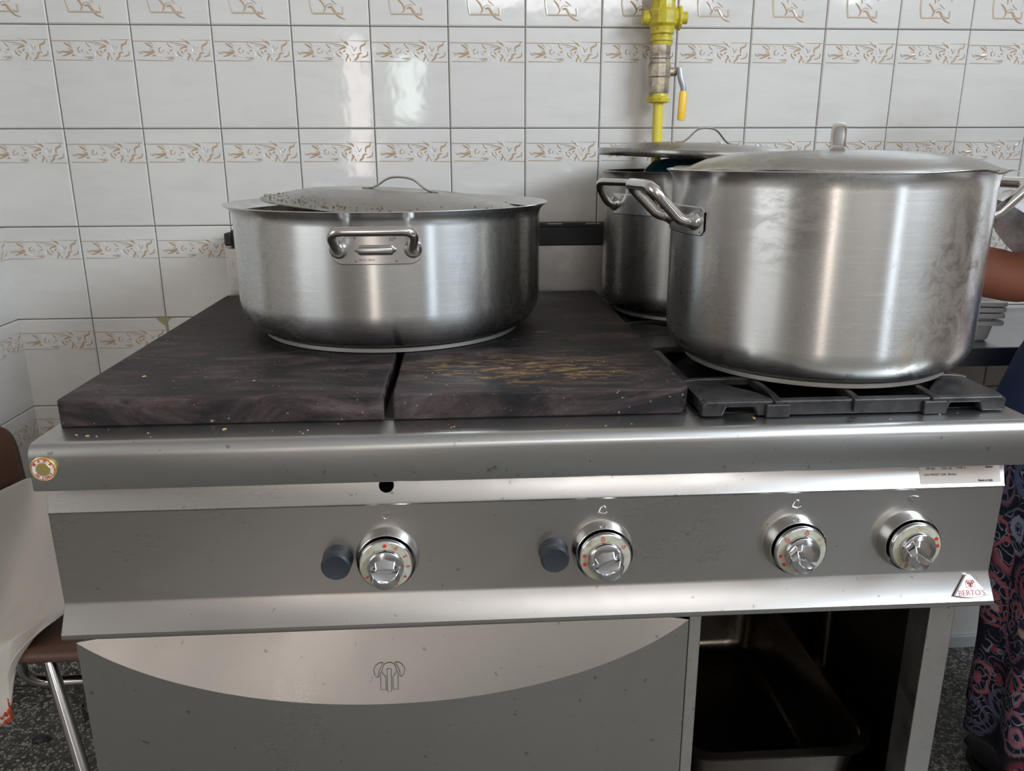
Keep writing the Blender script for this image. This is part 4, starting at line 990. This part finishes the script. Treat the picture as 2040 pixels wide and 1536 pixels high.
rarm = dict(at=3, p=[(0, 0), ((px0+.155, py0, 1.175), .060), ((px0+.215, py0+.012, 1.08), .050), ((px0+.260, py0+.030, 1.005), .043), ((px0+.210, py0+.120, .970), .037), ((px0+.14, py0+.215, .945), .026), ((px0+.115, py0+.245, .935), (.034, .018)), ((px0+.09, py0+.275, .926), (.040, .015))])
lleg = dict(at=0, p=[(0, 0), ((px0-.085, py0, .80), .088), ((px0-.09, py0+.01, .46), .056), ((px0-.09, py0-.015, .28), .050), ((px0-.09, py0-.02, .085), .034), ((px0-.092, py0+.03, .045), .034), ((px0-.096, py0+.10, .030), .028)])
rleg = dict(at=0, p=[(0, 0), ((px0+.085, py0, .80), .088), ((px0+.09, py0+.01, .46), .056), ((px0+.09, py0-.015, .28), .050), ((px0+.09, py0-.02, .085), .034), ((px0+.092, py0+.03, .045), .034), ((px0+.096, py0+.10, .030), .028)])
body = skin_obj('body', [trunk, larm, rarm, lleg, rleg], M_skin, pe)
# fingers: short bent chains rooted in each palm
for sgn, pal in ((-1, Vector((px0-.475, py0+.222, 1.022))), (1, Vector((px0+.09, py0+.275, .926)))):
    d_ = Vector((-.62 if sgn < 0 else -.45, .70, -.22)).normalized(); sd = Vector((0, 0, 1)).cross(d_).normalized()
    for k, (off, ln) in enumerate(((-.027, .062), (-.009, .072), (.010, .068), (.027, .054))):
        r0 = pal+sd*off; q = [(tuple(r0-d_*.012), .0085), (tuple(r0+d_*ln*.42+Vector((0, 0, -.002))), .0085), (tuple(r0+d_*ln*.75+Vector((0, 0, -.014))), .0078), (tuple(r0+d_*ln*.92+Vector((0, 0, -.028))), .0068)]
        f_ = skin_obj('finger', [dict(p=q)], M_skin, pe, 1); f_['kind'] = 'part'
        del f_['kind']
    r0 = pal-sd*sgn*-.024-d_*.03
    skin_obj('thumb', [dict(p=[(tuple(r0), .011), (tuple(r0+sd*sgn*.026+d_*.022+Vector((0, 0, -.006))), .0100), (tuple(r0+sd*sgn*.030+d_*.052+Vector((0, 0, -.014))), .0085)])], M_skin, pe, 1)
# face, ears, hair
fc = Vector((px0, py0+.105, 1.335))
fa = MB(); fa.lathe([(0, .0), (.012, .003), (.0135, .010), (0, .022)], tuple(fc+Vector((0, .093, -.010))), 12, 0, Matrix.Rotation(-PI/2+.3, 3, 'X'))
for s_ in (-1, 1): kid(pe, MB().tube([tuple(fc+Vector((s_*.078, -.005, .022))), tuple(fc+Vector((s_*.088, -.012, .006))), tuple(fc+Vector((s_*.079, -.006, -.020)))], [.006, .011, .006], 8).build('ear', M_skin, smooth=60))
kid(pe, fa.build('nose', M_skin, smooth=60))
M_eye = mat('eye_white', (.7, .7, .68), .2)
for s_ in (-1, 1): kid(pe, MB().lathe([(0, -.011), (.008, -.008), (.011, 0), (.008, .008), (0, .011)], tuple(fc+Vector((s_*.030, .079, .012))), 12).build('eye', M_eye, smooth=60))

kid(pe, MB().tube([tuple(fc+Vector((u*.026, .088-.010*u*u, -.045-.003*abs(u)))) for u in (-1, -.5, 0, .5, 1)], .0045, 8).build('mouth', mat('lips', (.32, .08, .06), .5), smooth=60))
hr = MB(); rings = []
for k in range(9):
    a = PI*.62*k/8; rr_ = .088*math.sin(a)+.002; zz_ = .094*math.cos(a)
    rings.append([(fc.x+rr_*math.cos(2*PI*j/24), fc.y-.016+rr_*1.12*math.sin(2*PI*j/24)*(1 if math.sin(2*PI*j/24) < .2 or k < 4 else .78), fc.z+.012+zz_) for j in range(24)])
hr.loft(rings); hr.lathe([(0, -.04), (.03, -.03), (.042, 0), (.03, .03), (0, .04)], tuple(fc+Vector((0, -.115, .01))), 16)
kid(pe, hr.build('hair', M_hair, smooth=60))
# clothes
def ering(cx_, cy_, z, rx, ry, n=48, fold=0., nf=9, ph=0.):
    return [(cx_+(rx+fold*math.sin(nf*a+ph))*math.cos(a), cy_+(ry+fold*math.sin(nf*a+ph)*.8)*math.sin(a), z) for a in [2*PI*k/n for k in range(n)]]
sh = MB().loft([ering(px0, py0, z, rx, ry, fold=f_) for z, rx, ry, f_ in ((.90, .208, .150, .005), (.96, .200, .148, .004), (1.02, .190, .145, .003), (1.10, .186, .142, .002), (1.165, .176, .120, 0), (1.205, .135, .095, 0), (1.222, .090, .075, 0), (1.226, .075, .065, 0))], cap=False)
def sleeve(a, b_, ra, rb, m_=14):
    a, b_ = Vector(a), Vector(b_); d_ = (b_-a).normalized(); s1_ = d_.cross(Vector((0, 1, 0))).normalized(); s2_ = d_.cross(s1_); rings = []
    for k in range(m_+1):
        u = k/m_; c_ = a.lerp(b_, u); rr_ = ra+(rb-ra)*u
        rings.append([tuple(c_+s1_*(rr_+.004*math.sin(3*t_+9*u))*math.cos(t_)+s2_*(rr_*.92+.003*math.sin(4*t_+7*u))*math.sin(t_)) for t_ in [2*PI*j/36 for j in range(36)]])
    rings.append([tuple(Vector(p)+(c_-Vector(p))*.05-d_*.002) for p in rings[-1]]); rings.append([tuple(Vector(p)+(c_-Vector(p))*.10-d_*.03) for p in rings[-2]])
    return rings
sh.loft(sleeve((px0-.150, py0+.01, 1.190), (px0-.287, py0+.020, 1.070), .062, .078), cap=False)
sh.loft(sleeve((px0+.110, py0, 1.150), (px0+.252, py0+.025, 1.045), .068, .070), cap=False)
kid(pe, sh.build('shirt', M_shirt, smooth=70, weld=False))
M_thread = mat('hem_thread', (.72, .73, .74), .9)
for s_, bx in ((-1, -.287), (1, .252)):
    rr_ = sleeve((px0+s_*(.150 if s_ < 0 else .110), py0+(.01 if s_ < 0 else 0), 1.190 if s_ < 0 else 1.150), (px0+bx, py0+(.020 if s_ < 0 else .025), 1.070 if s_ < 0 else 1.045), .062 if s_ < 0 else .068, .0785 if s_ < 0 else .0705)
    kid(pe, MB().tube([Vector(p)*1.0 for p in rr_[12]]+[Vector(rr_[12][0])], .0013, 6).build('sleeve_hem', M_thread, smooth=60))
sk = MB().loft([ering(px0-ox, py0, z, rx, ry, 96, f_, 11, ph) for z, rx, ry, f_, ox, ph in ((.965, .195, .145, .000, 0, 0), (.90, .215, .155, .001, 0, .1), (.80, .235, .160, .003, 0, .2), (.68, .245, .165, .005, 0, .4), (.52, .243, .170, .008, 0, .6), (.36, .232, .175, .011, -.004, .8), (.24, .222, .178, .013, -.002, .9), (.165, .218, .180, .014, 0, 1.0))], cap=False)
kid(pe, sk.build('skirt', M_paisley, smooth=80, solid=.002))
apn = MB(); rings = []
for z, rx, ry in ((.985, .202, .152), (.93, .228, .160), (.88, .255, .167), (.80, .285, .172), (.745, .296, .175)):
    rings.append([(px0+rx*math.cos(a), py0+ry*math.sin(a), z) for a in [PI*.08+PI*1.06*k/40 for k in range(41)]])
vs = [p for r_ in rings for p in r_]; fs = [(i*41+k, i*41+k+1, (i+1)*41+k+1, (i+1)*41+k) for i in range(4) for k in range(40)]
kid(pe, apn.add(vs, fs).build('apron', M_navy, smooth=80, solid=.003))
for s_, xx in ((-1, px0-.092), (1, px0+.092)):
    so = MB(); rings = []
    for t_, wv, hv in ((-.075, .022, .045), (-.05, .038, .085), (-.01, .042, .090), (.05, .042, .060), (.11, .047, .045), (.155, .036, .034), (.175, .015, .022)):
        rings.append([(xx+wv*math.cos(a), py0+.01+t_, .012+max(0, hv*(.5+.5*math.sin(a)))) for a in [2*PI*k/20 for k in range(20)]])
    so.loft(rings)
    sole = [(xx+.050*math.cos(a)*(1 if math.sin(a) > 0 else .85), py0+.055+.128*math.sin(a)) for a in [2*PI*k/28 for k in range(28)]]
    so.prism(sole, 0, .020, 'z')
    kid(pe, so.build('shoe', M_shoe, smooth=50))
# white towel tucked at the hip
def tw(u, v):
    a = PI*1.175+.50*PI*.5*u; rr_ = 1.0+.03*math.sin(u*16+v*2); z = .895-.20*v-.03*u
    return (px0+(.290+.022*v)*rr_*math.cos(a), py0+(.200+.012*v)*rr_*math.sin(a), z)
tag(MB().grid(tw, 40, 16).build('hip_towel', M_cloth, smooth=80, solid=.004), 'white cloth tucked in at the hip of the cook', 'towel')

# ------------------------------------------------------------------ crumbs on the range
cb = MB(); rnd = random.Random(11)
def bit(x, y, z, s):
    q = rnd.uniform(0, PI); c_, s_ = math.cos(q), math.sin(q); pts = [(-1, -.3, 0), (1, -.35, 0), (.8, .4, 0), (-.7, .45, 0), (-.5, -.1, .5), (.6, 0, .45)]
    cb.add([(x+(a*c_-b_*s_)*s, y+(a*s_+b_*c_)*s, z+h*s) for a, b_, h in pts], [(0, 1, 5, 4), (1, 2, 5), (2, 3, 4, 5), (3, 0, 4)])
for k in range(26): bit(rnd.uniform(.46, 1.57), rnd.uniform(-.822, -.806 if rnd.random() < .8 else -.79), .8921, rnd.uniform(.0006, .0016))
for x, y, s in ((.492, -.812, .0024), (.640, -.800, .003), (1.262, -.803, .003), (.478, -.808, .002), (1.49, -.806, .002)): bit(x, y, .8921, s)
for k in range(30): bit(rnd.uniform(.47, 1.17), rnd.uniform(-.76, -.60), .9247, rnd.uniform(.0005, .0014))
for x, y, s in ((.51, -.68, .003), (.655, -.71, .0018)): bit(x, y, .9247, s)
tag(cb.build('crumbs', M_crumb, smooth=0, fixn=False), 'pale food crumbs scattered on the front of the range', 'crumbs', kind='stuff')
